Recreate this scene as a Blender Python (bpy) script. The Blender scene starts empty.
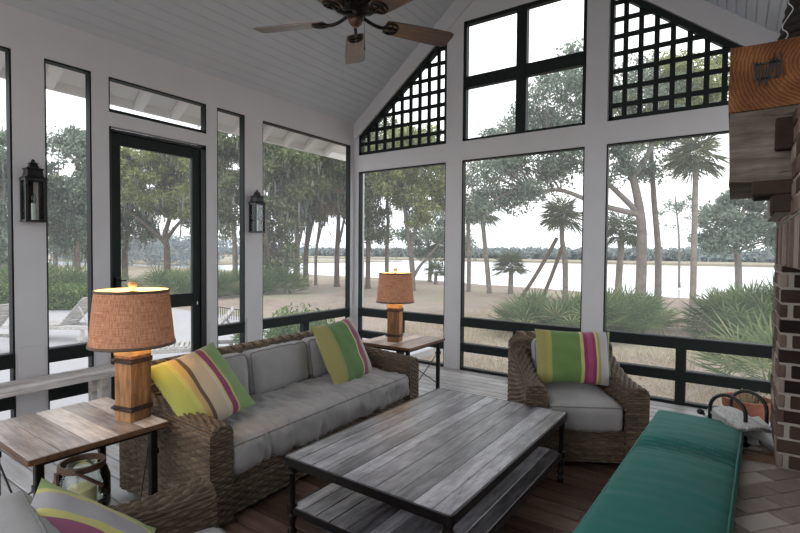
import bpy, math, random
import numpy as np
from mathutils import Vector, Matrix, noise
random.seed(7)
RNG = np.random.default_rng(7)
PI = math.pi
SC = bpy.context.scene
COL = SC.collection
R = math.radians

# ------------------------------------------------------------------ camera geometry
F_PX = 485.1
CAM = np.array([4.66, -5.538, 1.5])
YAW, PITCH, ROLL = R(34.646), R(-1.661), R(0.48)
FW = np.array([-math.sin(YAW)*math.cos(PITCH), math.cos(YAW)*math.cos(PITCH), math.sin(PITCH)])
_r = np.array([math.cos(YAW), math.sin(YAW), 0.0]); _u = np.cross(_r, FW)
RT = _r*math.cos(ROLL) + _u*math.sin(ROLL)
UP = -_r*math.sin(ROLL) + _u*math.cos(ROLL)
def at(px, py, d):
    """world point seen at a pixel of the photo, d metres in front of the camera"""
    p = CAM + d*(FW + RT*(px-400)/F_PX + UP*(266.5-py)/F_PX)
    return Vector(p.tolist())

# ------------------------------------------------------------------ materials
def lin(c):
    return tuple((x/12.92 if x <= .04045 else ((x+.055)/1.055)**2.4) for x in (v/255 for v in c))
class NT:
    def __init__(s, name):
        s.m = bpy.data.materials.new(name); s.m.use_nodes = True
        s.t = s.m.node_tree; s.t.nodes.clear()
        s.out = s.n('ShaderNodeOutputMaterial')
    def n(s, typ, **kw):
        x = s.t.nodes.new(typ)
        for k, v in kw.items(): setattr(x, k, v)
        return x
    def l(s, a, b): s.t.links.new(a, b)
    def setv(s, node, **kw):
        for k, v in kw.items():
            key = k.replace('_', ' ')
            node.inputs[key].default_value = v
    def bsdf(s, col=None, rough=.6, metal=0, spec=.5):
        b = s.n('ShaderNodeBsdfPrincipled')
        if col is not None: b.inputs['Base Color'].default_value = (*col, 1)
        b.inputs['Roughness'].default_value = rough
        b.inputs['Metallic'].default_value = metal
        b.inputs['Specular IOR Level'].default_value = spec
        s.l(b.outputs[0], s.out.inputs[0]); return b
    def coord(s, scale=(1,1,1), rot=(0,0,0), out='Object'):
        tc = s.n('ShaderNodeTexCoord'); mp = s.n('ShaderNodeMapping')
        mp.inputs['Scale'].default_value = scale; mp.inputs['Rotation'].default_value = rot
        s.l(tc.outputs[out], mp.inputs[0]); return mp.outputs[0]
    def noise(s, vec, scale, detail=4, rough=.6):
        x = s.n('ShaderNodeTexNoise'); s.l(vec, x.inputs['Vector'])
        x.inputs['Scale'].default_value = scale; x.inputs['Detail'].default_value = detail; x.inputs['Roughness'].default_value = rough
        return x.outputs['Fac']
    def ramp(s, fac, stops, interp='LINEAR'):
        x = s.n('ShaderNodeValToRGB'); x.color_ramp.interpolation = interp
        el = x.color_ramp.elements
        while len(el) > 1: el.remove(el[-1])
        for i, (p, c) in enumerate(stops):
            e = el[0] if i == 0 else el.new(p)
            e.position = p; e.color = (*c, 1)
        s.l(fac, x.inputs[0]); return x.outputs[0]
    def mix(s, fac, a, b, mode='MIX'):
        x = s.n('ShaderNodeMix'); x.data_type = 'RGBA'; x.blend_type = mode
        if isinstance(fac, (int, float)): x.inputs[0].default_value = fac
        else: s.l(fac, x.inputs[0])
        for v, i in ((a, 6), (b, 7)):
            if isinstance(v, tuple): x.inputs[i].default_value = (*v, 1)
            else: s.l(v, x.inputs[i])
        return x.outputs[2]
    def math(s, op, a, b=None):
        x = s.n('ShaderNodeMath'); x.operation = op
        for v, i in ((a, 0), (b, 1)):
            if v is None: continue
            if isinstance(v, (int, float)): x.inputs[i].default_value = v
            else: s.l(v, x.inputs[i])
        return x.outputs[0]
    def bump(s, b, h, strength=.3, dist=.01):
        x = s.n('ShaderNodeBump'); x.inputs['Strength'].default_value = strength; x.inputs['Distance'].default_value = dist
        s.l(h, x.inputs['Height']); s.l(x.outputs[0], b.inputs['Normal'])
    def attr(s, name):
        x = s.n('ShaderNodeAttribute'); x.attribute_name = name; return x.outputs['Fac']

def plain(name, rgb, rough=.5, metal=0, spec=.5, var=.08, sc=12):
    t = NT(name); b = t.bsdf(None, rough, metal, spec)
    c = lin(rgb); f = t.noise(t.coord(), sc)
    lo = tuple(x*(1-var) for x in c); hi = tuple(min(1, x*(1+var)) for x in c)
    t.l(t.ramp(f, [(.3, lo), (.7, hi)]), b.inputs['Base Color']); return t.m
def wood(name, cols, axis=0, rough=.55, scale=6, stretch=14, spec=.4, rnd=.5, bump=.25):
    """grain runs along the given object axis; 'rnd' shifts tone plank by plank"""
    t = NT(name); b = t.bsdf(None, rough, 0, spec)
    sc = [stretch]*3; sc[axis] = 1
    base = t.coord(tuple(sc))
    add = t.n('ShaderNodeVectorMath'); add.operation = 'ADD'
    cmb = t.n('ShaderNodeCombineXYZ'); rv = t.math('MULTIPLY', t.attr('rnd'), 37.0)
    for i in range(3): t.l(rv, cmb.inputs[i])
    t.l(base, add.inputs[0]); t.l(cmb.outputs[0], add.inputs[1])
    f1 = t.noise(add.outputs[0], scale*.35, 6, .65); f2 = t.noise(t.coord((1.5, 1.5, 1.5)), 2.2, 5, .6)
    f = t.math('ADD', t.math('MULTIPLY', f1, .62), t.math('MULTIPLY', f2, .38))
    f = t.math('ADD', f, t.math('MULTIPLY', t.math('SUBTRACT', t.attr('rnd'), .5), rnd*.3))
    c = t.ramp(f, [(.32, lin(cols[0])), (.5, lin(cols[1])), (.66, lin(cols[2]))])
    kn = t.noise(add.outputs[0], scale*.9, 3, .5)
    kmask = t.ramp(kn, [(.28, (1, 1, 1)), (.36, (0, 0, 0))])
    c = t.mix(t.math('MULTIPLY', kmask, .55), c, tuple(x*.35 for x in lin(cols[0])))
    t.l(c, b.inputs['Base Color'])
    t.bump(b, f1, bump, .004); return t.m
def fabric(name, rgb, var=.1, rough=.9, wv=900):
    t = NT(name); b = t.bsdf(None, rough, 0, .2)
    c = lin(rgb); v = t.coord()
    f = t.noise(v, 5, 4); fine = t.noise(v, 220, 2)
    f = t.math('ADD', t.math('MULTIPLY', f, .6), t.math('MULTIPLY', fine, .4))
    t.l(t.ramp(f, [(.35, tuple(x*(1-var) for x in c)), (.65, tuple(min(1, x*(1+var)) for x in c))]), b.inputs['Base Color'])
    b.inputs['Sheen Weight'].default_value = .15
    t.bump(b, fine, .25, .002); return t.m
def stripes(name, stops):
    """woven stripes across the pillow's own x axis, 0..1"""
    t = NT(name); b = t.bsdf(None, .85, 0, .2)
    tc = t.n('ShaderNodeUVMap'); tc.uv_map = 'UVMap'
    sep = t.n('ShaderNodeSeparateXYZ'); t.l(tc.outputs[0], sep.inputs[0])
    c = t.ramp(sep.outputs[0], [(p, lin(c)) for p, c in stops], 'CONSTANT')
    fine = t.noise(t.coord((3, 60, 60)), 6, 3)
    c = t.mix(.12, c, t.ramp(fine, [(.3, (.25, .25, .25)), (.7, (1, 1, 1))]), 'MULTIPLY')
    t.l(c, b.inputs['Base Color']); b.inputs['Sheen Weight'].default_value = .2
    t.bump(b, t.noise(t.coord(), 260, 2), .2, .002); return t.m
def leafmat(name, c1, c2, c3=None, trans=.45):
    t = NT(name)
    d = t.n('ShaderNodeBsdfDiffuse'); tr = t.n('ShaderNodeBsdfTranslucent'); mx = t.n('ShaderNodeMixShader')
    f = t.math('ADD', t.math('MULTIPLY', t.attr('rnd'), .6), t.math('MULTIPLY', t.noise(t.coord(), .5, 3), .4))
    st = [(.25, lin(c1)), (.65, lin(c2))] + ([(.82, lin(c3))] if c3 else [])
    c = t.ramp(f, st)
    t.l(c, d.inputs[0]); t.l(c, tr.inputs[0]); mx.inputs[0].default_value = trans
    t.l(d.outputs[0], mx.inputs[1]); t.l(tr.outputs[0], mx.inputs[2]); t.l(mx.outputs[0], t.out.inputs[0]); return t.m

M = {}
M['white'] = plain('white_paint', (194, 193, 195), .5, var=.03, sc=3)
M['ceiling'] = plain('ceiling_paint', (186, 192, 200), .55, var=.03, sc=3)
M['outwhite'] = plain('outside_white_paint', (238, 236, 230), .6, var=.03)
M['frame'] = plain('dark_green_black_paint', (19, 27, 25), .55, var=.15, spec=.25)
M['dkmetal'] = plain('dark_iron', (30, 27, 26), .42, .6, var=.25)
M['black'] = plain('black_paint', (17, 17, 18), .4, var=.2)
M['floor_sheen'] = wood('sky_sheen_boards', [(138, 134, 132), (176, 174, 174), (198, 197, 198)], 0, .35, 6, 14, .55, .8, .15)  # same boards made paler: glossy sky reflection painted into the base colour
M['floor'] = wood('stained_deck_boards', [(62, 46, 40), (96, 74, 64), (128, 102, 90)], 0, .28, 6, 14, .6, .8, .15)
M['grey_planks'] = wood('weathered_grey_planks', [(52, 48, 50), (122, 119, 124), (182, 180, 187)], 1, .28, 13, 7, .7, .8, .5)
M['side_planks'] = wood('worn_side_table_planks', [(108, 96, 90), (166, 156, 150), (212, 206, 202)], 0, .30, 13, 10, .7, .9, .3)
M['plank_edge'] = wood('brown_plank_edge', [(70, 50, 36), (104, 76, 54), (130, 98, 70)], 0, .5, 6, 10)
M['lampwood'] = wood('reclaimed_lamp_wood', [(70, 48, 32), (130, 94, 62), (174, 132, 92)], 2, .6, 13, 8, .3, .6)
M['lamptop'] = wood('lamp_top_wood', [(150, 116, 80), (180, 146, 108), (200, 172, 136)], 0, .6, 6, 9, .3)
M['benchwood'] = wood('weathered_bench_wood', [(134, 126, 120), (182, 176, 172), (212, 208, 206)], 1, .5, 6, 12)
M['redwood'] = wood('red_brown_post_wood', [(92, 54, 40), (128, 78, 58), (150, 98, 74)], 2, .5, 6, 12)
M['outwood'] = wood('silvered_teak', [(140, 136, 130), (176, 172, 166), (204, 200, 194)], 0, .6, 6, 12)
M['fanblade'] = wood('fan_blade_walnut', [(56, 38, 30), (90, 66, 54), (120, 94, 80)], 0, .28, 8, 14, .6, .2)
def m_mantel():
    t = NT('orange_hewn_timber'); b = t.bsdf(None, .65, 0, .25)
    mp = t.n('ShaderNodeMapping'); tc = t.n('ShaderNodeTexCoord'); mp.inputs['Location'].default_value = (-4.93, 0, -2.33); t.l(tc.outputs['Object'], mp.inputs[0])
    wv = t.n('ShaderNodeTexWave'); wv.wave_type = 'RINGS'; wv.rings_direction = 'Y'; wv.inputs['Scale'].default_value = 22; wv.inputs['Distortion'].default_value = 5; wv.inputs['Detail'].default_value = 3; wv.inputs['Detail Scale'].default_value = 1.2
    t.l(mp.outputs[0], wv.inputs['Vector'])
    f = t.math('ADD', t.math('MULTIPLY', wv.outputs['Fac'], .16), t.math('MULTIPLY', t.noise(t.coord(), 5, 5), .84))
    t.l(t.ramp(f, [(.28, lin((74, 44, 24))), (.5, lin((124, 76, 42))), (.72, lin((164, 112, 68)))]), b.inputs['Base Color'])
    t.bump(b, wv.outputs['Fac'], .3, .004); return t.m
M['mantel'] = m_mantel()
M['greytimber'] = wood('grey_hewn_timber', [(70, 61, 54), (116, 105, 96), (154, 142, 132)], 0, .8, 7, 9, .2, .2, .5)
M['cushion'] = fabric('grey_taupe_canvas', (157, 155, 154))
M['piping'] = fabric('dark_grey_piping', (122, 119, 119))
M['teal'] = fabric('teal_green_canvas', (8, 114, 104), .07)
M['tealpipe'] = fabric('pale_teal_piping', (64, 140, 128), .05)
YEL, GRN, MAG, GRY, BRN, OLV, ORA = (191, 187, 118), (108, 137, 79), (139, 67, 106), (174, 171, 172), (97, 82, 69), (157, 151, 94), (185, 160, 108)
M['pil_chair'] = stripes('stripes_on_armchair_pillow', [(0, OLV), (.14, (166, 162, 94)), (.2, GRN), (.57, YEL), (.61, (141, 56, 94)), (.66, (160, 73, 113)), (.73, (141, 56, 94)), (.77, YEL), (.80, OLV), (.83, GRY), (.94, (79, 83, 74)), (.96, (130, 151, 97))])
M['pil_left'] = stripes('stripes_on_lamp_side_pillow', [(0, (170, 175, 94)), (.2, (185, 182, 108)), (.26, ORA), (.33, BRN), (.38, (184, 171, 150)), (.56, (193, 186, 167)), (.6, YEL), (.62, MAG), (.70, YEL), (.73, (130, 158, 105))])
M['pil_right'] = stripes('stripes_on_far_sofa_pillow', [(0, OLV), (.22, (145, 143, 93)), (.27, (94, 126, 75)), (.66, YEL), (.69, MAG), (.81, OLV), (.84, GRY), (.96, OLV)])
M['pil_near'] = stripes('stripes_on_near_pillow', [(0, (142, 162, 102)), (.09, YEL), (.13, (162, 160, 163)), (.27, YEL), (.33, (144, 87, 114)), (.50, YEL), (.56, (129, 159, 110))])
M['terracotta'] = plain('terracotta_clay', (146, 92, 72), .8, var=.2, sc=9)
M['paper'] = plain('newsprint', (206, 205, 202), .9, var=.12, sc=30)
M['candle'] = plain('cream_wax', (226, 212, 160), .6, var=.05)
M['leather'] = plain('brown_leather_wrap', (96, 74, 58), .6, var=.3, sc=20)
M['rust'] = plain('rusted_strap_iron', (62, 46, 40), .5, .5, var=.35, sc=30)
M['concrete'] = plain('pale_pool_deck', (164, 163, 164), .85, var=.06, sc=1.2)
M['bark'] = plain('grey_bark', (122, 114, 106), .9, var=.3, sc=4)
M['bark2'] = plain('brown_grey_bark', (104, 90, 80), .9, var=.3, sc=4)
M['palmbark'] = plain('palm_bark', (134, 126, 116), .9, var=.3, sc=6)
M['leaf_oak'] = leafmat('live_oak_leaves', (96, 108, 78), (136, 146, 108), (164, 168, 132))
M['leaf_yel'] = leafmat('yellow_green_leaves', (120, 130, 84), (162, 168, 114), (186, 184, 132))
M['leaf_brown'] = leafmat('russet_leaves', (149, 124, 95), (185, 164, 126), (157, 164, 114))
M['leaf_pine'] = leafmat('grey_green_needles', (103, 118, 104), (145, 158, 142), (172, 181, 162))
M['moss'] = leafmat('spanish_moss', (112, 118, 106), (142, 147, 136), None, .4)
M['palmetto'] = leafmat('palmetto_fronds', (78, 98, 64), (124, 142, 96), (196, 190, 152))
M['palm'] = leafmat('palm_fronds', (96, 106, 84), (134, 142, 114), (172, 166, 138))
M['hedge'] = leafmat('clipped_hedge_leaves', (80, 106, 56), (118, 142, 80), (150, 168, 106))
M['drygrass'] = leafmat('dry_grass', (158, 146, 118), (192, 182, 156), (148, 154, 112), .3)
M['far'] = leafmat('far_tree_foliage', (128, 138, 138), (146, 155, 154), None, .2)  # pale bluish leaf colour carries the distance haze

def m_wicker():
    t = NT('wicker_rattan'); b = t.bsdf(None, .55, 0, .35)
    f = t.noise(t.coord((14, 14, 60)), 3.2, 4); g = t.noise(t.coord(), 3, 3)
    f = t.math('ADD', t.math('MULTIPLY', f, .3), t.math('MULTIPLY', g, .2)); f = t.math('ADD', f, t.math('MULTIPLY', t.attr('rnd'), .5))
    t.l(t.ramp(f, [(.28, lin((48, 39, 31))), (.5, lin((95, 80, 65))), (.72, lin((144, 127, 107)))]), b.inputs['Base Color']); return t.m
M['wicker'] = m_wicker()
def m_brick(name, cols):
    t = NT(name); b = t.bsdf(None, .9, 0, .2)
    f = t.math('ADD', t.math('MULTIPLY', t.attr('rnd'), .6), t.math('MULTIPLY', t.noise(t.coord(), 14, 5, .7), .4))
    t.l(t.ramp(f, [(.25, lin(cols[0])), (.5, lin(cols[1])), (.75, lin(cols[2]))]), b.inputs['Base Color'])
    t.bump(b, t.noise(t.coord(), 60, 5, .7), .6, .006); return t.m
M['brick'] = m_brick('aged_red_brick', [(84, 66, 58), (122, 101, 91), (160, 143, 133)])
M['sootbrick'] = m_brick('smoke_stained_brick', [(40, 32, 29), (62, 48, 42), (84, 68, 60)])
M['mortar'] = plain('pale_mortar', (172, 162, 152), .95, var=.12, sc=40)
M['hbrick'] = m_brick('worn_hearth_brick', [(160, 144, 136), (196, 182, 174), (216, 206, 198)])
def m_burlap():
    t = NT('burlap_shade')
    v = t.coord((1, 1, 1), out='UV')
    w1 = t.noise(t.coord((240, 8, 1), out='UV'), 1.0, 3); w2 = t.noise(t.coord((10, 110, 1), out='UV'), 1.0, 3)
    f = t.math('MULTIPLY', t.math('ADD', w1, w2), .5)
    c = t.ramp(f, [(.36, lin((176, 124, 98))), (.5, lin((224, 172, 142))), (.62, lin((244, 210, 182)))])
    d = t.n('ShaderNodeBsdfDiffuse'); tr = t.n('ShaderNodeBsdfTranslucent'); mx = t.n('ShaderNodeMixShader')
    t.l(c, d.inputs[0]); t.l(c, tr.inputs[0]); mx.inputs[0].default_value = .5
    t.l(d.outputs[0], mx.inputs[1]); t.l(tr.outputs[0], mx.inputs[2]); t.l(mx.outputs[0], t.out.inputs[0]); return t.m
M['burlap'] = m_burlap()
def m_lining():
    t = NT('cream_shade_lining'); b = t.bsdf(lin((240, 226, 180)), .8); return t.m
M['lining'] = m_lining()
def m_emit(name, rgb, s):
    t = NT(name); e = t.n('ShaderNodeEmission'); e.inputs[0].default_value = (*rgb, 1); e.inputs[1].default_value = s
    t.l(e.outputs[0], t.out.inputs[0]); return t.m
M['bulb'] = m_emit('lit_bulb', (1, .62, .28), 14)
def m_glass(name, rough=.02, tint=(.93, .96, .95), fac=.12):
    t = NT(name); g = t.n('ShaderNodeBsdfGlossy'); g.inputs['Roughness'].default_value = rough
    tr = t.n('ShaderNodeBsdfTransparent'); tr.inputs[0].default_value = (*tint, 1)
    fr = t.n('ShaderNodeFresnel'); fr.inputs[0].default_value = 1.45
    mx = t.n('ShaderNodeMixShader'); t.l(fr.outputs[0], mx.inputs[0])
    t.l(tr.outputs[0], mx.inputs[1]); t.l(g.outputs[0], mx.inputs[2]); t.l(mx.outputs[0], t.out.inputs[0]); return t.m
M['glass'] = m_glass('clear_glass')
def m_screen():
    t = NT('insect_screen'); tr = t.n('ShaderNodeBsdfTransparent'); d = t.n('ShaderNodeBsdfDiffuse')
    tl = t.n('ShaderNodeBsdfTranslucent'); a = t.n('ShaderNodeMixShader'); mx = t.n('ShaderNodeMixShader')
    d.inputs[0].default_value = (.55, .57, .6, 1); tl.inputs[0].default_value = (.72, .75, .78, 1); a.inputs[0].default_value = .6
    t.l(d.outputs[0], a.inputs[1]); t.l(tl.outputs[0], a.inputs[2])
    mx.inputs[0].default_value = .065
    t.l(tr.outputs[0], mx.inputs[1]); t.l(a.outputs[0], mx.inputs[2]); t.l(mx.outputs[0], t.out.inputs[0]); return t.m
M['screen'] = m_screen()
def m_water():
    t = NT('lake_water'); b = t.bsdf(lin((214, 220, 226)), .16, 0, .8)
    t.bump(b, t.noise(t.coord((1, 3, 1)), 1.2, 4), .12, .05); return t.m
M['water'] = m_water()
def m_lawn():
    t = NT('winter_lawn'); b = t.bsdf(None, .95, 0, .1)
    v = t.coord(); f = t.noise(v, .16, 6, .65); g = t.noise(v, 5, 5, .7)
    c = t.ramp(f, [(.34, lin((138, 121, 112))), (.5, lin((162, 148, 134))), (.64, lin((150, 150, 122)))])
    c = t.mix(.5, c, t.ramp(g, [(.3, (.5, .5, .5)), (.7, (1, 1, 1))]), 'MULTIPLY')
    t.l(c, b.inputs['Base Color']); t.bump(b, g, .5, .05); return t.m
M['lawn'] = m_lawn()
M['marsh'] = plain('tan_marsh_grass', (146, 138, 116), .95, var=.15, sc=.3)

# ------------------------------------------------------------------ mesh builder
class MB:
    def __init__(s): s.v = []; s.f = []; s.mi = []; s.r = []; s.uv = {}; s.big = []
    def add(s, vs, fs, mi=0, rnd=None):
        o = len(s.v); s.v += [tuple(x) for x in vs]
        r = random.random() if rnd is None else rnd
        for f in fs: s.f.append(tuple(i+o for i in f)); s.mi.append(mi); s.r.append(r)
    def box(s, c, size, rot=None, mi=0, rnd=None):
        hx, hy, hz = (x/2 for x in size)
        vs = [Vector((x*hx, y*hy, z*hz)) for z in (-1, 1) for y in (-1, 1) for x in (-1, 1)]
        if rot is not None: vs = [rot @ v for v in vs]
        c = Vector(c); vs = [v+c for v in vs]
        s.add(vs, [(0,2,3,1),(4,5,7,6),(0,1,5,4),(2,6,7,3),(0,4,6,2),(1,3,7,5)], mi, rnd)
    def bx(s, x0, x1, y0, y1, z0, z1, mi=0, rnd=None):
        s.box(((x0+x1)/2, (y0+y1)/2, (z0+z1)/2), (abs(x1-x0), abs(y1-y0), abs(z1-z0)), None, mi, rnd)
    def bevbox(s, x0, x1, y0, y1, z0, z1, b=.004, mi=0, rnd=None):
        vs = []; n = 3
        for (sx, sy, sz) in [(a, c, d) for d in (0, 1) for c in (0, 1) for a in (0, 1)]:
            X = (x0, x1)[sx]; Y = (y0, y1)[sy]; Z = (z0, z1)[sz]
            ix = b if sx == 0 else -b; iy = b if sy == 0 else -b; iz = b if sz == 0 else -b
            vs += [(X, Y+iy, Z+iz), (X+ix, Y, Z+iz), (X+ix, Y+iy, Z)]
        def c(i, a): return i*3+a
        fs = [(c(0,0),c(4,0),c(6,0),c(2,0)), (c(1,0),c(3,0),c(7,0),c(5,0)),
              (c(0,1),c(1,1),c(5,1),c(4,1)), (c(2,1),c(6,1),c(7,1),c(3,1)),
              (c(0,2),c(2,2),c(3,2),c(1,2)), (c(4,2),c(5,2),c(7,2),c(6,2))]
        for i, j, a, b2 in [(0,1,1,2),(2,3,1,2),(4,5,1,2),(6,7,1,2),(0,2,0,2),(1,3,0,2),(4,6,0,2),(5,7,0,2),(0,4,0,1),(1,5,0,1),(2,6,0,1),(3,7,0,1)]:
            fs.append((c(i,a), c(j,a), c(j,b2), c(i,b2)))
        for i in range(8): fs.append((c(i,0), c(i,1), c(i,2)))
        s.add(vs, fs, mi, rnd)
    def prism(s, poly, axis, a0, a1, mi=0, rnd=None):
        """polygon in the two other axes, pushed from a0 to a1 along axis"""
        n = len(poly)
        def P(p, a):
            q = list(p); q.insert(axis, a); return tuple(q)
        vs = [P(p, a0) for p in poly] + [P(p, a1) for p in poly]
        fs = [tuple(range(n-1, -1, -1)), tuple(range(n, 2*n))] + [(i, (i+1) % n, n+(i+1) % n, n+i) for i in range(n)]
        s.add(vs, fs, mi, rnd)
    def tube(s, pts, rad, seg=8, cap=True, mi=0, rnd=None, closed=False):
        pts = [Vector(p) for p in pts]; n = len(pts)
        rads = rad if isinstance(rad, (list, tuple)) else [rad]*n
        vs = []; prev = None
        for i, p in enumerate(pts):
            if closed: t = pts[(i+1) % n]-pts[i-1]
            else: t = pts[min(i+1, n-1)]-pts[max(i-1, 0)]
            if t.length < 1e-9: t = Vector((0, 0, 1))
            t.normalize()
            if prev is None:
                a = Vector((0, 0, 1)) if abs(t.z) < .9 else Vector((1, 0, 0))
                x = t.cross(a).normalized()
            else: x = (prev - t*prev.dot(t)); x = x.normalized() if x.length > 1e-6 else t.orthogonal().normalized()
            prev = x; y = t.cross(x)
            for k in range(seg):
                a = 2*PI*k/seg; vs.append(p + (x*math.cos(a)+y*math.sin(a))*rads[i])
        fs = []
        for i in range(n if closed else n-1):
            j = (i+1) % n
            for k in range(seg):
                k2 = (k+1) % seg; fs.append((i*seg+k, i*seg+k2, j*seg+k2, j*seg+k))
        if cap and not closed: fs.append(tuple(range(seg-1, -1, -1))); fs.append(tuple((n-1)*seg+k for k in range(seg)))
        s.add(vs, fs, mi, rnd)
    def lathe(s, prof, seg=24, c=(0, 0, 0), mi=0, rnd=None, sx=1, sy=1, close=False):
        vs = []; fs = []; n = len(prof)
        for (r, z) in prof:
            for k in range(seg):
                a = 2*PI*k/seg; vs.append((c[0]+max(r, 1e-4)*math.cos(a)*sx, c[1]+max(r, 1e-4)*math.sin(a)*sy, c[2]+z))
        for i in range(n-1 if not close else n):
            j = (i+1) % n
            for k in range(seg):
                k2 = (k+1) % seg; fs.append((i*seg+k, i*seg+k2, j*seg+k2, j*seg+k))
        s.add(vs, fs, mi, rnd)
    def grid(s, P, mi=0, rnd=None, flip=False, wrap=False):
        """P is an array (nu, nv, 3)"""
        nu, nv = P.shape[:2]; o = len(s.v)
        s.v += [tuple(p) for p in P.reshape(-1, 3).tolist()]
        r = random.random() if rnd is None else rnd
        ra = r if isinstance(r, np.ndarray) else None
        for i in range(nu if wrap else nu-1):
            i2 = (i+1) % nu
            for j in range(nv-1):
                q = (o+i*nv+j, o+i2*nv+j, o+i2*nv+j+1, o+i*nv+j+1)
                s.f.append(q[::-1] if flip else q); s.mi.append(mi); s.r.append(r if ra is None else float(ra[i, j]))
    def build(s, name, mats, parent=None, smooth=False, loc=None, autosmooth=None):
        me = bpy.data.meshes.new(name)
        me.from_pydata(s.v, [], s.f); 
        if not isinstance(mats, (list, tuple)): mats = [mats]
        for m in mats: me.materials.append(m)
        n = len(me.polygons)
        me.polygons.foreach_set('material_index', s.mi[:n])
        a = me.attributes.new('rnd', 'FLOAT', 'FACE'); a.data.foreach_set('value', s.r[:n])
        me.polygons.foreach_set('use_smooth', [bool(smooth)]*n)
        me.update()
        o = bpy.data.objects.new(name, me); COL.objects.link(o)
        if parent is not None: o.parent = parent
        if loc is not None: o.location = loc
        if autosmooth:
            md = o.modifiers.new('edges', 'EDGE_SPLIT'); md.split_angle = R(autosmooth)
        return o
def tag(o, label=None, cat=None, group=None, kind=None):
    if label: o['label'] = label
    if cat: o['category'] = cat
    if group: o['group'] = group
    if kind: o['kind'] = kind
    return o
def thing(name, label, cat, loc=(0, 0, 0), rz=0, group=None, kind=None):
    o = bpy.data.objects.new(name, None); o.empty_display_size = .1; COL.objects.link(o)
    o.location = loc; o.rotation_euler = (0, 0, rz)
    return tag(o, label, cat, group, kind)
def dup(root, loc, rz, label=None, group=None, scale=None):
    r = root.copy(); COL.objects.link(r); r.location = loc; r.rotation_euler = (0, 0, rz)
    if scale: r.scale = scale
    if label: r['label'] = label
    if group: r['group'] = group
    for ch in list(root.children):
        c = ch.copy(); COL.objects.link(c); c.parent = r
        for g in list(ch.children):
            d = g.copy(); COL.objects.link(d); d.parent = c
    return r
def fast_mesh(name, V, nf, k, mat, rnd, parent=None, loc=None, smooth=False):
    """V: (nf*k, 3) array, each face has k own vertices"""
    me = bpy.data.meshes.new(name)
    me.vertices.add(nf*k); me.vertices.foreach_set('co', np.ascontiguousarray(V, dtype=np.float32).ravel())
    me.loops.add(nf*k); me.loops.foreach_set('vertex_index', np.arange(nf*k, dtype=np.int32))
    me.polygons.add(nf); me.polygons.foreach_set('loop_start', np.arange(0, nf*k, k, dtype=np.int32))
    me.materials.append(mat)
    a = me.attributes.new('rnd', 'FLOAT', 'FACE'); a.data.foreach_set('value', np.asarray(rnd, dtype=np.float32))
    me.update(calc_edges=True); me.validate()
    o = bpy.data.objects.new(name, me); COL.objects.link(o)
    if parent is not None: o.parent = parent
    if loc is not None: o.location = loc
    return o

# ================================================================== THE SETTING
W = 5.054; SL = .80; PL = 3.378           # porch width, roof slope, plate height
YB = -7.6                                  # rear end of the modelled room
def ceil_z(x): return PL + SL*min(x, W-x)
def rake_z(x): return 3.13 + .79*min(x, W-x)

# floor boards run along x
fb = MB(); y = 0.14; bw = .138
while y > YB:
    xs = [-.14] + sorted(random.uniform(.3, 4.9) for _ in range(2)) + [W+.14]
    if y > -1.25: xs = [-.14, random.uniform(1.2, 4.2), W+.14]; ms = (2, 2)      # paler strip by the screens, sky sheen put into its colour
    else: xs = [-.14, 2.02, random.uniform(3.0, 4.4), W+.14]; ms = (2, 0, 0)
    for a, b, k in zip(xs, xs[1:], ms):
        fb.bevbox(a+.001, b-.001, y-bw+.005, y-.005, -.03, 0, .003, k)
    y -= bw
fb.bx(-.14, W+.14, YB, .14, -.2, -.032, 1)
tag(fb.build('floor', [M['floor'], M['black'], M['floor_sheen']]), 'brown stained board floor of the screened porch', 'floor', kind='structure')

# ceiling with beadboard grooves
def ceil_profile():
    pts = []; p = .074; s0 = 0.0; n = int((W/2)/p)
    for k in range(n+1):
        x0 = k*p; x1 = min(x0+p, W/2)
        pts += [(x0, 0), (max(x0, x1-.012), 0), (max(x0, x1-.008), .008), (x1-.002 if x1-.002 > x0 else x0, .008)]
    return pts
cm = MB(); pr = ceil_profile()
for side in (0, 1):
    L = []
    for (x, d) in pr:
        z = PL + SL*x + d; X = x if side == 0 else W-x
        L.append((X, z))
    arr = np.array([[(X, yy, z) for (X, z) in L] for yy in (0.0, YB)])
    cm.grid(arr, flip=(side == 1))
cm.prism([(-.14, PL-.112+.02), (W/2, ceil_z(W/2)+.03), (W+.14, PL-.112+.02), (W+.14, PL+.1), (W/2, ceil_z(W/2)+.2), (-.14, PL+.1)], 1, .14, YB)
tag(cm.build('ceiling', M['ceiling']), 'sloping white beadboard ceiling under the gable roof', 'ceiling', kind='structure')

# left wall
LW_OPEN = [(-5.9, -4.126), (-3.909, -3.556), (-3.416, -2.435), (-2.31, -1.943), (-1.692, -.081)]
HW = 3.057
wl = MB()
wl.bx(-.086, 0, YB, .14, HW, PL+.02); wl.bx(-.14, -.086, YB, .14, HW+.12, PL+.02)
edges = [(-.081, .0), (-1.943, -1.692), (-2.435, -2.31), (-3.556, -3.416), (-4.126, -3.909), (-6.12, -5.9), (YB, YB+.2)]
for a, b in edges: wl.bx(-.086, 0, a, b, 0, HW)
wl.bx(-.086, 0, -3.416, -2.435, 2.618, 2.743)
for a, b in edges[1:5]: wl.bx(0, .012, a+.02, b-.02, 0, .72)        # lower casing boards on the posts
tag(wl.build('wall_left', M['white']), 'white left wall of posts and header around the tall openings', 'wall', kind='structure')

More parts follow.
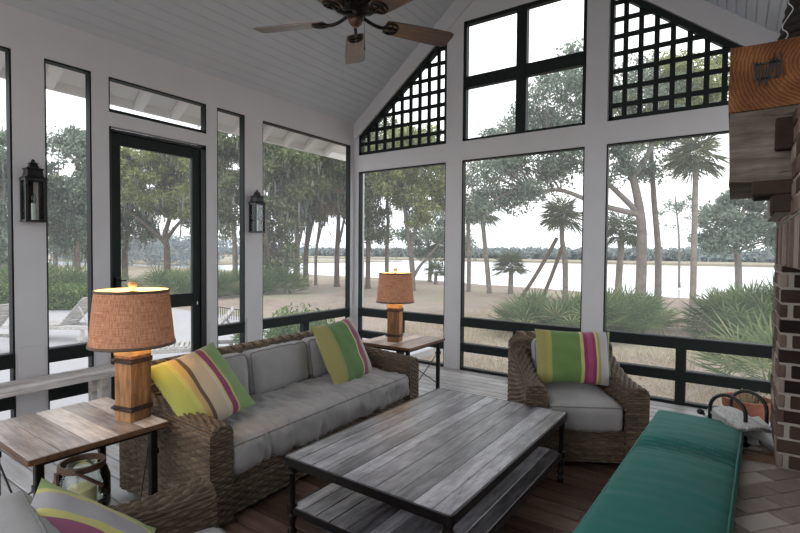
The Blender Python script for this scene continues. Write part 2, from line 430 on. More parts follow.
# back gable wall
wb = MB()
B1 = (.08, 1.543); B2 = (1.777, 3.276); B3 = (3.501, 4.974)
wb.bx(-.14, .08, 0, .14, 0, 3.19); wb.bx(4.974, W+.14, 0, .14, 0, 3.19)
for a, b in ((1.543, 1.777), (3.276, 3.501)):
    wb.prism([(a, 0), (b, 0), (b, rake_z(b)+.05), (a, rake_z(a)+.05)], 1, 0, .086)
wb.bx(.08, 1.543, 0, .086, 2.676, 2.913); wb.bx(1.777, 3.276, 0, .086, 2.676, 2.913); wb.bx(3.501, 4.974, 0, .086, 2.676, 2.913)
mid = W/2
wb.prism([(1.777, 4.414), (3.276, 4.414), (3.276, rake_z(3.276)), (mid, rake_z(mid)), (1.777, rake_z(1.777))], 1, 0, .086)
for sgn in (0, 1):
    f = (lambda x: x) if sgn == 0 else (lambda x: W-x)
    p = [(f(-.02), rake_z(0)-.01), (f(mid), rake_z(mid)), (f(mid), ceil_z(mid)+.03), (f(-.02), PL+.02)]
    wb.prism(p if sgn == 0 else p[::-1], 1, -.018, .086)
tag(wb.build('wall_back', M['white']), 'white gable end wall of posts and beams facing the water', 'wall', kind='structure')

# right wall: header, posts
wr = MB(); wr.bx(W, W+.14, YB, .14, HW, PL+.02)
for a, b in ((-.081, 0), (-1.86, -1.66), (-5.3, -5.05), (YB, YB+.2)): wr.bx(W, W+.14, a, b, 0, HW)
wr.bx(W, W+.14, -1.66, -.081, .56, .677); wr.bx(W, W+.14, YB, -5.3, .56, .677)
tag(wr.build('wall_right', M['white']), 'white right wall behind the brick fireplace', 'wall', kind='structure')

RT_, RB_, R2T, R2B = .677, .56, .344, .238
WN = [0]
def win(label, kind='window'):
    WN[0] += 1
    return tag(thing('window_%d' % WN[0], label, 'window', kind='structure'), kind='structure')
def frame_left(y0, y1, z0, z1, par, rails=True, mull=None):
    t = .014; f = MB(); x0, x1 = -.085, -.008
    f.bx(x0, x1, y0, y0+t, z0, z1); f.bx(x0, x1, y1-t, y1, z0, z1); f.bx(x0, x1, y0, y1, z1-t, z1); f.bx(x0, x1, y0, y1, z0, z0+.032)
    f.build('frame', M['frame'], par)
    if rails:
        for za, zb in ((RB_, RT_), (R2B, R2T)):
            r = MB(); r.bevbox(x0-.01, .004, y0+t*.5, y1-t*.5, za, zb, .006); r.bx(x0, .010, y0+t*.5, y1-t*.5, zb-.016, zb-.006)
            r.build('rail', M['frame'], par)
    if mull:
        r = MB(); r.bevbox(x0-.005, .0, mull-.045, mull+.045, z0, RB_+.01, .005); r.build('mullion', M['frame'], par)
    s = MB(); s.bx(-.082, -.080, y0+.01, y1-.01, z0+.01, z1-.01); s.build('screen', M['screen'], par)
def frame_back(x0, x1, z0, z1, par, mull=None):
    t = .014; f = MB(); y0, y1 = .008, .085
    f.bx(x0, x0+t, y0, y1, z0, z1); f.bx(x1-t, x1, y0, y1, z0, z1); f.bx(x0, x1, y0, y1, z1-t, z1); f.bx(x0, x1, y0, y1, z0, z0+.032)
    f.build('frame', M['frame'], par)
    for za, zb in ((RB_, RT_), (R2B, R2T)):
        r = MB(); r.bevbox(x0+t*.5, x1-t*.5, -.004, y1+.01, za, zb, .006); r.bx(x0+t*.5, x1-t*.5, -.010, y1, zb-.016, zb-.006)
        r.build('rail', M['frame'], par)
    if mull:
        r = MB(); r.bevbox(mull-.045, mull+.045, 0, y1+.005, z0, RB_+.01, .005); r.build('mullion', M['frame'], par)
    s = MB(); s.bx(x0+.01, x1-.01, .080, .082, z0+.01, z1-.01); s.build('screen', M['screen'], par)
frame_left(-5.9, -4.126, 0, HW, win('tall screened opening at the edge of the photo, left of the first lantern'))
frame_left(-3.909, -3.556, 0, HW, win('narrow tall screened opening between the near lantern post and the door'))
w = win('wide low transom opening above the screen door')
frame_left(-3.416, -2.435, 2.743, HW, w, rails=False)
frame_left(-2.31, -1.943, 0, HW, win('narrow tall screened opening between the door and the far lantern post'))
frame_left(-1.692, -.081, 0, HW, win('wide screened opening in the left wall beside the room corner'), mull=-.957)
frame_back(B1[0], B1[1], 0, 2.676, win('screened opening in the back wall nearest the corner, behind the far lamp'), mull=.82)
frame_back(B2[0], B2[1], 0, 2.676, win('central screened opening in the back wall with the leaning palm trunks beyond'), mull=2.53)
frame_back(B3[0], B3[1], 0, 2.676, win('screened opening in the back wall between the armchair and the brick fireplace'), mull=4.235)
# upper central window with crossing bars
w = win('tall four-pane gable window above the central opening')
f = MB(); x0, x1 = B2; z0, z1 = 2.913, 4.414
f.bx(x0, x0+.04, .012, .085, z0, z1); f.bx(x1-.04, x1, .012, .085, z0, z1); f.bx(x0, x1, .012, .085, z1-.045, z1); f.bx(x0, x1, .012, .085, z0, z0+.03)
f.build('frame', M['frame'], w)
f = MB(); f.bevbox(2.474, 2.60, .0, .09, z0, z1, .006); f.build('mullion', M['frame'], w)
f = MB(); f.bevbox(x0+.02, x1-.02, .004, .088, 3.575, 3.72, .006); f.build('rail', M['frame'], w)
f = MB(); f.bx(x0+.01, x1-.01, .080, .082, z0+.01, z1-.01); f.build('screen', M['screen'], w)
# lattice triangles
def lattice(label, mirror):
    w = win(label); m = (lambda x: W-x) if mirror else (lambda x: x)
    x0, x1 = .08, 1.543; z0 = 2.913
    def bar(mb, xa, xb, za, zb, y0, y1):
        a, b = sorted((m(xa), m(xb))); mb.bx(a, b, y0, y1, za, zb)
    f = MB()
    bar(f, x0, x0+.04, z0, rake_z(x0+.02), .01, .09); bar(f, x1-.04, x1, z0, rake_z(x1-.04), .01, .09); bar(f, x0, x1, z0, z0+.045, .01, .09)
    p = [(m(x0), rake_z(x0)-.075), (m(x1), rake_z(x1)-.075), (m(x1), rake_z(x1)), (m(x0), rake_z(x0))]
    f.prism(p, 1, .01, .09); f.build('frame', M['frame'], w)
    l = MB(); x = x0+.146
    while x < x1-.05:
        bar(l, x-.024, x+.024, z0, rake_z(x-.024)-.03, .045, .065); x += .146
    z = z0+.165
    while z < rake_z(x1)-.1:
        xa = max(x0, (z-3.13)/.79+.02)
        bar(l, xa, x1, z-.024, z+.024, .028, .046); z += .180
    l.build('lattice', M['frame'], w)
    s = MB(); q = [(m(x0), z0+.01), (m(x1), z0+.01), (m(x1), rake_z(x1)-.02), (m(x0), rake_z(x0)-.02)]
    s.prism(q, 1, .075, .077); s.build('screen', M['screen'], w)
lattice('triangular dark lattice in the gable left of the central window', False)
lattice('triangular dark lattice in the gable right of the central window, above the fireplace side', True)

# screen door
d = tag(thing('door_1', 'dark green screen door with a glazed upper panel in the left wall', 'door', kind='structure'), kind='structure')
y0, y1 = -3.416, -2.435
f = MB(); f.bx(-.085, -.012, y0, y0+.025, 0, 2.618); f.bx(-.085, -.012, y1-.06, y1, 0, 2.618); f.bx(-.085, -.012, y0, y1, 2.575, 2.6); f.build('frame', M['black'], d)
f = MB(); a, b = y0+.027, y1-.062
f.bevbox(-.075, -.03, a, a+.085, .02, 2.573, .004); f.bevbox(-.075, -.03, b-.085, b, .02, 2.573, .004)
f.bevbox(-.075, -.03, a+.085, b-.085, 2.465, 2.573, .004); f.bevbox(-.075, -.03, a+.085, b-.085, .92, 1.055, .004); f.bevbox(-.075, -.03, a+.085, b-.085, .02, .22, .004)
f.build('door_frame', M['frame'], d)
f = MB(); f.bx(-.054, -.052, a+.08, b-.08, .2, 2.48); f.build('screen', M['screen'], d)
f = MB(); f.box((-.012, a+.04, 1.2), (.03, .03, .09)); f.tube([(-.01, a+.04, 1.22), (.03, a+.04, 1.22), (.035, a+.10, 1.22)], .007, 8); f.build('door_handle', M['dkmetal'], d, True, autosmooth=40)
f = MB(); f.tube([(-.02, b-.04, .93), (-.06, b-.02, 1.04)], .004, 6); f.build('door_closer', M['outwhite'], d)

# eave outside left
ev = MB()
for yy in np.arange(-7.4, .2, .41):
    ev.prism([(-.14, 3.27), (-.60, 2.99), (-.60, 3.06), (-.14, 3.41)], 1, yy, yy+.085)
ev.prism([(-.14, 3.42), (-.62, 3.055), (-.62, 3.09), (-.14, 3.455)], 1, YB, .5)
ev.bx(-.635, -.60, YB, .5, 2.985, 3.09)
tag(ev.build('roof_eave', M['outwhite']), 'white eave with exposed rafter tails outside the left windows', 'eave', kind='structure')

# ================================================================== FURNITURE
def weave(mb, P, Lu, Lv, row=.0185, stake=.042, amp=.0080, flip=False, su=6, sv=6, offs=0):
    """woven cane surface: rows run along u, stacked along v.  P(U, V) -> (x, y, z) arrays for U, V in 0..1"""
    nr = max(2, round(Lv/row)); ns = max(2, round(Lu/stake))
    u = np.linspace(0, 1, ns*su+1); v = np.linspace(0, 1, nr*sv+1)
    U, V = np.meshgrid(u, v, indexing='ij')
    X = np.stack(P(U, V), -1); e = 1e-3
    du = np.stack(P(np.clip(U+e, 0, 1), V), -1)-np.stack(P(np.clip(U-e, 0, 1), V), -1)
    dv = np.stack(P(U, np.clip(V+e, 0, 1)), -1)-np.stack(P(U, np.clip(V-e, 0, 1)), -1)
    N = np.cross(du, dv); N /= np.maximum(np.linalg.norm(N, axis=-1, keepdims=True), 1e-9)
    if flip: N = -N
    r = V*nr; k = np.minimum(np.floor(r), nr-1); t = r-k
    prof = np.sqrt(np.clip(1-(2*t-1)**2, 0, 1))
    ov = np.cos(PI*(U*ns+k+offs)); ov = np.sign(ov)*np.abs(ov)**.45
    d = amp*(np.where(prof < .01, -2.6, prof*(1.0+.8*ov)-.7))
    d = d*np.clip(np.minimum(U, 1-U)*Lu/.014, 0, 1)      # strands turn in at the ends
    tone = RNG.random(int(nr)+1); cell = RNG.random((ns+1, int(nr)+1))
    kk = np.minimum((np.arange(len(v)-1)/sv).astype(int), nr-1); cc = np.minimum((np.arange(len(u)-1)/su).astype(int), ns)
    mb.grid(X+N*d[..., None], flip=flip, rnd=.5+.22*(tone[kk][None, :]-.5)+.16*(cell[cc][:, kk]-.5))
def rounded_loop(a, b, h, r, n=40):
    """U profile: up the a side, over a rounded top, down the b side; returns arrays over t in 0..1 (y offset, z)"""
    pass
def panel(mb, org, ax_u, ax_w, Lu, wid, hfun, z0=.03, cap0=True, cap1=True, rad=None, offfun=None):
    """upright woven panel: runs along ax_u for Lu, wid thick along ax_w, rounded top, height hfun(u)"""
    org = np.array(org, float); au = np.array(ax_u, float); aw = np.array(ax_w, float); rd = wid/2 if rad is None else rad
    def prof(t, h):
        straight = np.maximum(h-rd-z0, .01); arc = PI*rd; flat = wid-2*rd
        tot = 2*straight+arc+flat; s = t*tot
        o = np.zeros_like(s); z = np.zeros_like(s)
        c1 = s < straight; o = np.where(c1, 0, o); z = np.where(c1, z0+s, z)
        s2 = s-straight; q = arc/2
        c2 = (~c1) & (s2 < q); a = np.clip(s2/q, 0, 1)*PI/2
        o = np.where(c2, rd-rd*np.cos(a), o); z = np.where(c2, h-rd+rd*np.sin(a), z)
        s3 = s2-q; c3 = (~c1) & (s2 >= q) & (s3 < flat); o = np.where(c3, rd+s3, o); z = np.where(c3, h, z)
        s4 = s3-flat; c4 = (s2 >= q) & (s3 >= flat) & (s4 < q) & (~c1); a = np.clip(s4/q, 0, 1)*PI/2
        o = np.where(c4, wid-rd+rd*np.sin(a), o); z = np.where(c4, h-rd+rd*np.cos(a), z)
        s5 = s4-q; c5 = (~c1) & (s2 >= q) & (s3 >= flat) & (s4 >= q)
        o = np.where(c5, wid, o); z = np.where(c5, h-rd-s5, z)
        return o, z
    def P(U, V):
        h = hfun(U); o, z = prof(V, h)
        sh = offfun(U, z) if offfun else 0
        return tuple(org[i]+au[i]*(U*Lu)+aw[i]*(o+sh) for i in (0, 1))+(z,)
    hm = float(np.mean(hfun(np.linspace(0, 1, 9))))
    n = np.cross(au, np.array([0, 0, 1.])); fl = np.dot(n, aw) > 0     # outward at v=0 must point along -aw
    weave(mb, P, Lu, 2*(hm-z0)+wid*.6, flip=fl)
    for end, on in ((0, cap0), (1, cap1)):
        if not on: continue
        h = float(hfun(np.array([float(end)]))[0])
        def Pc(U, V):
            z = z0+V*(h-z0-.001)
            k = np.clip((z-(h-rd))/rd, 0, 1); ins = rd-rd*np.sqrt(np.clip(1-k*k, 0, 1))
            o = ins+(wid-2*ins)*U
            return tuple(org[i]+au[i]*(end*Lu)+aw[i]*o for i in (0, 1))+(z,)
        nn = np.cross(aw, np.array([0, 0, 1.])); want = au if end else -au
        weave(mb, Pc, wid, h-z0, flip=np.dot(nn, want) < 0, offs=1)
def braid(mb, a, b, r=.018, tw=.07):
    a = Vector(a); b = Vector(b); L = (b-a).length; t = (b-a).normalized()
    x = t.cross(Vector((0, 0, 1))).normalized(); y = t.cross(x)
    n = int(L/.012)
    for ph in (0, 2*PI/3, 4*PI/3):
        mb.tube([a+t*(L*i/n)+(x*math.cos(2*PI*L*i/n/tw+ph)+y*math.sin(2*PI*L*i/n/tw+ph))*r*.55 for i in range(n+1)], r*.62, 6)
def cushion(name, mat, par, x0, x1, y0, y1, z0, z1, rnd=.05, puff=.02, wr=.006, seed=0, pipe=True, rot=None, pivot=None, freq=5, pipemat=None, res=.028):
    """boxed cushion with rounded edges, crowned faces, wrinkles and a piped seam"""
    cx, cy, cz = (x0+x1)/2, (y0+y1)/2, (z0+z1)/2; hx, hy, hz = (x1-x0)/2, (y1-y0)/2, (z1-z0)/2
    rd = min(rnd, hx*.95, hy*.95, hz*.95)
    mb = MB()
    def n(h): return max(6, int(2*h/res))
    def shp(p):
        q = Vector(p); inner = Vector((max(-hx+rd, min(hx-rd, q.x)), max(-hy+rd, min(hy-rd, q.y)), max(-hz+rd, min(hz-rd, q.z))))
        d = q-inner
        if d.length > 1e-9: q = inner+d.normalized()*rd
        fx, fy, fz = q.x/hx, q.y/hy, q.z/hz
        cr = lambda a, b: (1-min(1, a*a))*(1-min(1, b*b))
        m = min(hx, hy, hz)
        if m == hz: q.z += math.copysign(puff*cr(fx, fy), fz)*min(1, abs(fz)*1.2); 
        elif m == hy: q.y += math.copysign(puff*cr(fx, fz), fy)*min(1, abs(fy)*1.2)
        else: q.x += math.copysign(puff*cr(fy, fz), fx)*min(1, abs(fx)*1.2)
        s = Vector((q.x*freq+seed*7.1, q.y*freq*.7+seed*3.3, q.z*freq))
        w = noise.noise(s)*.9 + (1-abs(noise.noise(s*1.7+Vector((5, 1, 2))))*2)*.5 + .55*(1-abs(noise.noise(Vector((s.x*3.1, s.y*1.6, s.z+4))))*3)
        nn = Vector((fx**5, fy**5, fz**5)); nn = nn.normalized() if nn.length > 0 else Vector((0, 0, 1))
        return q+nn*w*wr
    faces = [(0, 1, 2), (1, 2, 0), (2, 0, 1)]
    H = (hx, hy, hz)
    for (a, b, c) in faces:
        for sgn in (-1, 1):
            na, nb_ = n(H[a]), n(H[b])
            arr = np.zeros((na+1, nb_+1, 3))
            for i in range(na+1):
                for j in range(nb_+1):
                    p = [0, 0, 0]; p[a] = H[a]*(-1+2*i/na); p[b] = H[b]*(-1+2*j/nb_); p[c] = sgn*H[c]
                    q = shp(p); arr[i, j] = (q.x, q.y, q.z)
            mb.grid(arr, flip=(sgn < 0), rnd=.5)
    o = mb.build(name, mat, par, True)
    me = o.data
    import bmesh
    bm = bmesh.new(); bm.from_mesh(me); bmesh.ops.remove_doubles(bm, verts=bm.verts, dist=.0008); bm.to_mesh(me); bm.free()
    o.location = (cx, cy, cz)
    if rot: o.rotation_euler = rot
    if pipe:
        pm = MB(); m = min(hx, hy, hz); k = .012
        for sgn in (-1, 1):
            pts = []
            if m == hz: A, B, Cc = 0, 1, 2
            elif m == hy: A, B, Cc = 0, 2, 1
            else: A, B, Cc = 1, 2, 0
            path = [(H[A], H[B]), (-H[A], H[B]), (-H[A], -H[B]), (H[A], -H[B])]
            full = []
            for i in range(len(path)):
                p, q = path[i], path[(i+1) % len(path)]
                L = math.hypot(p[0]-q[0], p[1]-q[1]); st = max(1, int(L/.025))
                for t in range(st): full.append((p[0]+(q[0]-p[0])*t/st, p[1]+(q[1]-p[1])*t/st))
            for (pa, pb) in full:
                v = [0, 0, 0]; v[A] = pa; v[B] = pb; v[Cc] = sgn*H[Cc]
                pts.append(shp(v)*1.002)
            pm.tube(pts, .0045, 6, closed=True)
        pm.build('piping', pipemat or M['piping'], o, True)
    return o

def wicker_seat(name, label, cat, loc, rz, Wd, D, hb, hfront, hback, ncush, one_seat=True, arm_w=.15, concave=0, group=None, seatz=.44, frontz=.26):
    """local: front faces -y, x across"""
    t = thing(name, label, cat, loc, rz, group)
    hw = Wd/2; yf, yr = -D/2, D/2
    hf = lambda U: hback+(hfront-hback)*U + concave*(-np.sin(PI*U)*.07) + (0.0)
    for s in (-1, 1):
        a = MB()
        org = (s*hw, yr-.02, 0); panel(a, org, (0, -1, 0), (-s, 0, 0), D-.02, arm_w, hf, rad=.055)
        a.build('arm', M['wicker'], t, True)
    b = MB(); bk = .13
    panel(b, (-hw, yr, 0), (1, 0, 0), (0, -1, 0), Wd, bk, lambda U: hb+0*U-.05*np.clip((np.abs(U-.5)*Wd-(hw-.1))/.1, 0, 1)**2, rad=.05, offfun=lambda U, z: .09*(1-np.clip(z/hb, 0, 1))*1.0-.0)
    bo = b.build('back', M['wicker'], t, True)
    br = MB(); braid(br, (-hw+.06, yr-.06, hb+.004), (hw-.06, yr-.06, hb+.004), .022, .10); br.build('braided_rim', M['wicker'], bo, True)
    fr = MB(); inn = hw-arm_w
    x_, y_ = inn*2, yf+.035
    weave(fr, lambda U, V: (-inn+U*x_, y_+0*U, .03+V*(frontz-.03)), x_, frontz-.03, flip=False)
    fr.bx(-inn, inn, yf+.05, yr-.14, frontz-.03, frontz-.01)
    fr.build('apron', M['wicker'], t, True)
    for sx in (-1, 1):
        for yy in (yf+.06, yr-.08):
            l = MB(); l.bx(sx*(hw-.07)-.02, sx*(hw-.07)+.02, yy-.02, yy+.02, 0, .05); l.build('foot', M['dkmetal'], t)
    cushion('seat_cushion', M['cushion'], t, -inn+.008, inn-.008, yf-.0, yr-.2, frontz-.005, seatz, .05, .018, .008 if Wd < 1 else (.022), seed=Wd, freq=5 if Wd < 1 else 6, res=.028 if Wd < 1 else .018)
    n = ncush; cw = (2*inn-.02)/n
    for i in range(n):
        x0 = -inn+.01+i*cw
        c = cushion('back_cushion', M['cushion'], t, x0+.006, x0+cw-.006, yr-.30, yr-.15, seatz-.01, hb+.0, .06, .035, .008, seed=i+3+Wd, freq=6)
        c.rotation_euler = (R(-9), 0, 0)
    return t

sofa = wicker_seat('wicker_sofa', 'long woven wicker sofa with grey cushions along the left windows', 'sofa', (1.955, -2.985, 0), R(92.3), 2.16, .88, .77, .565, .63, 3)
chairA = wicker_seat('wicker_armchair', 'woven wicker armchair with grey seat cushion and green pillow beside the teal cushion', 'armchair', (3.83-.5*.43, -2.03+.866*.43, 0), R(30), .84, .88, .80, .575, .76, 1, concave=1, group='wicker armchairs')
chairB = dup(chairA, (3.21, -4.87, 0), R(180-8), 'wicker armchair with its back to the camera at the lower left, nearest the photographer')

# ---- throw pillows
def pillow(name, label, mat, center, wvec, hvec, w, h, th=.15, seed=0):
    mb = MB(); n = 26; uvs = []
    for side in (1, -1):
        arr = np.zeros((n+1, n+1, 3))
        for i in range(n+1):
            for j in range(n+1):
                u = -1+2*i/n; v = -1+2*j/n
                b = max(0, (1-abs(u)**2.6))*max(0, (1-abs(v)**2.6))
                pin = 1-.06*(1-abs(u)**2)*abs(v)**3; pin2 = 1-.06*(1-abs(v)**2)*abs(u)**3
                wz = .012*noise.noise(Vector((u*2.5+seed*5, v*2.5, side*3)))*(1-abs(u)**6)*(1-abs(v)**6)
                fold = .008*math.sin(9*u+4*v+seed)*abs(v)**2*(1-abs(v)**8)
                arr[i, j] = (u*w/2*pin2, v*h/2*pin, side*(th/2*b**.55)+wz+fold*side*(1-abs(u)**6))
        mb.grid(arr, flip=(side < 0), rnd=.5)
    o = mb.build(name, mat, None, True)
    uvl = o.data.uv_layers.new(name='UVMap')
    for lp in o.data.loops:
        c = o.data.vertices[lp.vertex_index].co
        uvl.data[lp.index].uv = (min(.999, max(.001, c.x/w+.5)), c.y/h+.5)
    X = Vector(wvec).normalized(); Y = Vector(hvec); Y = (Y-X*Y.dot(X)).normalized(); Z = X.cross(Y)
    o.matrix_world = Matrix(((X.x, Y.x, Z.x, center[0]), (X.y, Y.y, Z.y, center[1]), (X.z, Y.z, Z.z, center[2]), (0, 0, 0, 1)))
    tag(o, label, 'pillow', 'striped throw pillows'); return o
pillow('throw_pillow', 'striped pillow leaning at the lamp end of the sofa, yellow edge and broad green band', M['pil_left'], at(203, 387, 2.93), (-.12, .96, .14), (-.64, -.12, .76), .50, .50, seed=1)
pillow('throw_pillow', 'striped pillow leaning at the far end of the sofa near the small lamp', M['pil_right'], at(344, 351, 4.06), (-.10, 1, .05), (-.42, -.08, .9), .56, .54, seed=2)
pillow('throw_pillow', 'wide green pillow with a bright pink stripe standing on the far armchair', M['pil_chair'], at(573, 357, 3.78), (.866, .5, -.02), (-.12, .26, .95), .58, .42, seed=3)
_x = Vector((.63, -.58, -.42)).normalized(); _y = Vector((.36, .62, -.72)); _y = (_y-_x*_y.dot(_x)).normalized()
pillow('throw_pillow', 'striped pillow at the bottom edge, in the armchair nearest the camera', M['pil_near'], Vector((3.03, -4.985, .835))+(_x+_y)*.19, _x, _y, .39, .39, seed=4)

# ---- coffee table
TZ = .46
ct = thing('coffee_table', 'large low coffee table with grey weathered planks and dark iron frame', 'coffee table', (3.285, -3.085, 0), R(-.6))
tx, ty = .49, .785
top = MB(); n = 10; pw = 2*tx/n
random.seed(21)
x = -tx+.012
ws = [random.uniform(.8, 1.2) for _ in range(n)]; sm = sum(ws)
for q in ws:
    w_ = q/sm*(2*tx-.024); top.bevbox(x+.0014, x+w_-.0014, -ty+.012, ty-.012, TZ-.03, TZ, .0025); x += w_
top.build('tabletop', M['grey_planks'], ct)
def rr_ring(mb, hx, hy, z0, z1, r, t):
    pts = []
    for (sx, sy, a0) in ((1, 1, 0), (-1, 1, 1), (-1, -1, 2), (1, -1, 3)):
        for q in range(7):
            a = (a0+q/6)*PI/2; pts.append(((hx-r)*sx, (hy-r)*sy, math.cos(a), math.sin(a)))
    n = len(pts)
    vs = []
    for (cx, cy, c, s) in pts:
        for rad, z in ((r, z0), (r, z1), (r-t, z1), (r-t, z0)): vs.append((cx+c*rad, cy+s*rad, z))
    fs = [(i*4+k, ((i+1) % n)*4+k, ((i+1) % n)*4+(k+1) % 4, i*4+(k+1) % 4) for i in range(n) for k in range(4)]
    mb.add(vs, fs)
fr = MB(); rr_ring(fr, tx, ty, TZ-.042, TZ-.001, .03, .012); fr.build('frame', M['dkmetal'], ct)
SH = .20
sh = MB(); x = -tx+.03
for q in ws[::-1]:
    w_ = q/sm*(2*tx-.06); sh.bevbox(x+.0014, x+w_-.0014, -ty+.03, ty-.03, SH-.025, SH, .0025); x += w_
so = sh.build('shelf', M['grey_planks'], ct)
fr = MB(); rr_ring(fr, tx-.02, ty-.02, SH-.035, SH-.001, .02, .01); fr.build('shelf_frame', M['dkmetal'], so)
for sx in (-1, 1):
    for sy in (-1, 1):
        l = MB()
        l.lathe([(.0, 0), (.014, 0), (.02, .012), (.022, .025), (.017, .04), (.012, .05), (.024, .06), (.026, .072), (.014, .088), (.018, .12), (.025, .145), (.016, .16), (.027, .168), (.027, .205), (.016, .212), (.016, .36), (.026, .375), (.02, .39), (.026, .405), (.026, TZ-.04), (0, TZ-.04)], 14, (sx*(tx-.035), sy*(ty-.035), 0))
        l.build('leg', M['dkmetal'], ct, True, autosmooth=50)

# ---- side tables
def side_table(label, loc, rz):
    t = thing('side_table', label, 'side table', loc, rz, 'plank and iron side tables')
    hx, hy, z = .36, .315, .575
    tp = MB(); yy = -hy; n = 5
    for i in range(n):
        tp.bevbox(-hx, hx, yy+.0016, yy+2*hy/n-.0016, z-.026, z, .002); yy += 2*hy/n
    tp.build('tabletop', M['side_planks'], t)
    e = MB(); rr_ring(e, hx+.004, hy+.004, z-.028, z-.003, .012, .008); e.build('edge_band', M['plank_edge'], t)
    u = MB(); u.bx(-hx+.04, hx-.04, -hy+.04, -hy+.065, z-.055, z-.026); u.bx(-hx+.04, hx-.04, hy-.065, hy-.04, z-.055, z-.026)
    u.bx(-hx+.04, -hx+.065, -hy+.04, hy-.04, z-.055, z-.026); u.bx(hx-.065, hx-.04, -hy+.04, hy-.04, z-.055, z-.026); u.build('apron', M['dkmetal'], t)
    lx, ly = hx-.055, hy-.055
    for sx in (-1, 1):
        for sy in (-1, 1):
            l = MB(); l.bevbox(sx*lx-.018, sx*lx+.018, sy*ly-.018, sy*ly+.018, 0, z-.026, .004); l.bx(sx*lx-.022, sx*lx+.022, sy*ly-.022, sy*ly+.022, .40, .43); l.build('leg', M['dkmetal'], t)
    for sx in ():
        b = MB(); b.tube([(sx*lx, -ly, .08), (sx*lx, ly, .42)], .005, 6); b.tube([(sx*lx, ly, .08), (sx*lx, -ly, .42)], .005, 6); b.build('cross_brace', M['dkmetal'], t)
    for sy in (-1, 1):
        b = MB(); b.tube([(-lx, sy*ly, .08), (lx, sy*ly, .42)], .005, 6); b.tube([(lx, sy*ly, .08), (-lx, sy*ly, .42)], .005, 6)
        if sy < 0: b.build('cross_brace', M['dkmetal'], t)
    return t
t1 = side_table('plank side table in front, beside the sofa arm under the large lamp', (1.78, -4.412, 0), R(-1))
t2 = dup(t1, (1.775, -1.30, 0), R(91), 'plank side table at the far end of the sofa by the room corner')

# ---- table lamps
def lamp(label, loc, rz, rb, rt, hs, cordpts):
    t = thing('table_lamp', label, 'lamp', loc, rz, 'burlap shaded lamps')
    b = MB(); a = .0625; H = .352
    for k in range(4):      # four board faces around a core
        rm = Matrix.Rotation(k*PI/2, 3, 'Z')
        b.box(rm @ Vector((0, -a+.009, H/2)), (2*a-.001 if k % 2 == 0 else 2*a-.036, .018, H), rm)
    b.bx(-a+.012, a-.012, -a+.012, a-.012, .0, H-.01)
    b.build('base', M['lampwood'], t)
    c = MB(); c.bevbox(-a-.004, a+.004, -a-.004, a+.004, H, H+.042, .004); c.build('cap', M['lamptop'], t)
    for z in (.055, .315):
        s = MB(); q = a+.004
        s.bx(-q, q, -q-.003, -q+.003, z, z+.027); s.bx(-q, q, q-.003, q+.003, z, z+.027); s.bx(-q-.003, -q+.003, -q, q, z, z+.027); s.bx(q-.003, q+.003, -q, q, z, z+.027)
        s.tube([(-q-.012, -q-.002, z+.013), (-q+.02, -q-.002, z+.013)], .008, 6); s.tube([(q-.02, -q-.002, z+.013), (q+.014, -q-.002, z+.013)], .008, 6)
        for dx in (-.03, .03): s.lathe([(0, 0), (.005, 0), (.004, .003), (0, .004)], 8, (dx, -q-.006, z+.013))
        s.build('iron_band', M['rust'], t)
    z0 = H+.045; zb = z0+.012; 
    n = MB(); n.lathe([(0, H+.04), (.012, H+.04), (.012, H+.09), (.018, H+.095), (.018, H+.13), (0, H+.13)], 12); n.build('socket', M['dkmetal'], t, True, autosmooth=40)
    bl = MB(); bl.lathe([(.0, H+.13), (.014, H+.13), (.03, H+.17), (.026, H+.2), (.0, H+.215)], 14); bl.build('bulb', M['bulb'], t, True)
    s = MB(); seg = 48; zt = zb+hs
    s.lathe([(rb, zb), (rt, zt)], seg); s.lathe([(rb-.003, zb), (rt-.003, zt)], seg, mi=1)
    s.lathe([(rb-.003, zb), (rb, zb)], seg, mi=2); s.lathe([(rt-.003, zt), (rt, zt)], seg, mi=2)
    so = s.build('lamp_shade', [M['burlap'], M['lining'], M['burlap']], t, True)
    uvl = so.data.uv_layers.new(name='UVMap')
    for lp in so.data.loops:
        c = so.data.vertices[lp.vertex_index].co; an = math.atan2(c.y, c.x)/(2*PI)+.5
        uvl.data[lp.index].uv = (an, (c.z-zb)/hs)
    tr = MB(); tr.lathe([(rb+.001, zb-.002), (rb+.004, zb), (rb+.003, zb+.014), (rb-.002, zb+.014)], seg); tr.build('shade_trim', M['leather'], so, True)
    tr = MB(); tr.lathe([(rt-.002, zt-.012), (rt+.003, zt-.012), (rt+.004, zt), (rt, zt+.002)], seg)
    tr.build('shade_trim', M['leather'], so, True)
    sp = MB()
    for k in range(3):
        an = k*2*PI/3+.4; sp.tube([(0, 0, zt-.008), (rt*math.cos(an)*.5, rt*math.sin(an)*.5, zt-.016), (rt*math.cos(an), rt*math.sin(an), zt-.008)], .0025, 6)
    sp.tube([(0, 0, H+.1), (.05, 0, H+.16), (.045, 0, zt-.06), (0, 0, zt-.008)], .0025, 6); sp.tube([(0, 0, H+.1), (-.05, 0, H+.16), (-.045, 0, zt-.06), (0, 0, zt-.008)], .0025, 6)
    sp.build('harp', M['dkmetal'], t)
    fi = MB(); fi.lathe([(0, zt-.01), (.006, zt-.008), (.006, zt+.008), (.02, zt+.016), (.023, zt+.03), (.016, zt+.044), (0, zt+.048)], 16); fi.build('finial', M['lamptop'], t, True)
    li = bpy.data.lights.new('bulb_light', 'POINT'); li.energy = 4.2; li.color = (1, .66, .36); li.shadow_soft_size = .035
    lo = bpy.data.objects.new('bulb_light', li); COL.objects.link(lo); lo.parent = t; lo.location = (0, 0, H+.25)
    if cordpts:
        cd = MB(); cd.tube(cordpts, .0035, 6); cd.build('cord', M['black'], t, True)
    return t
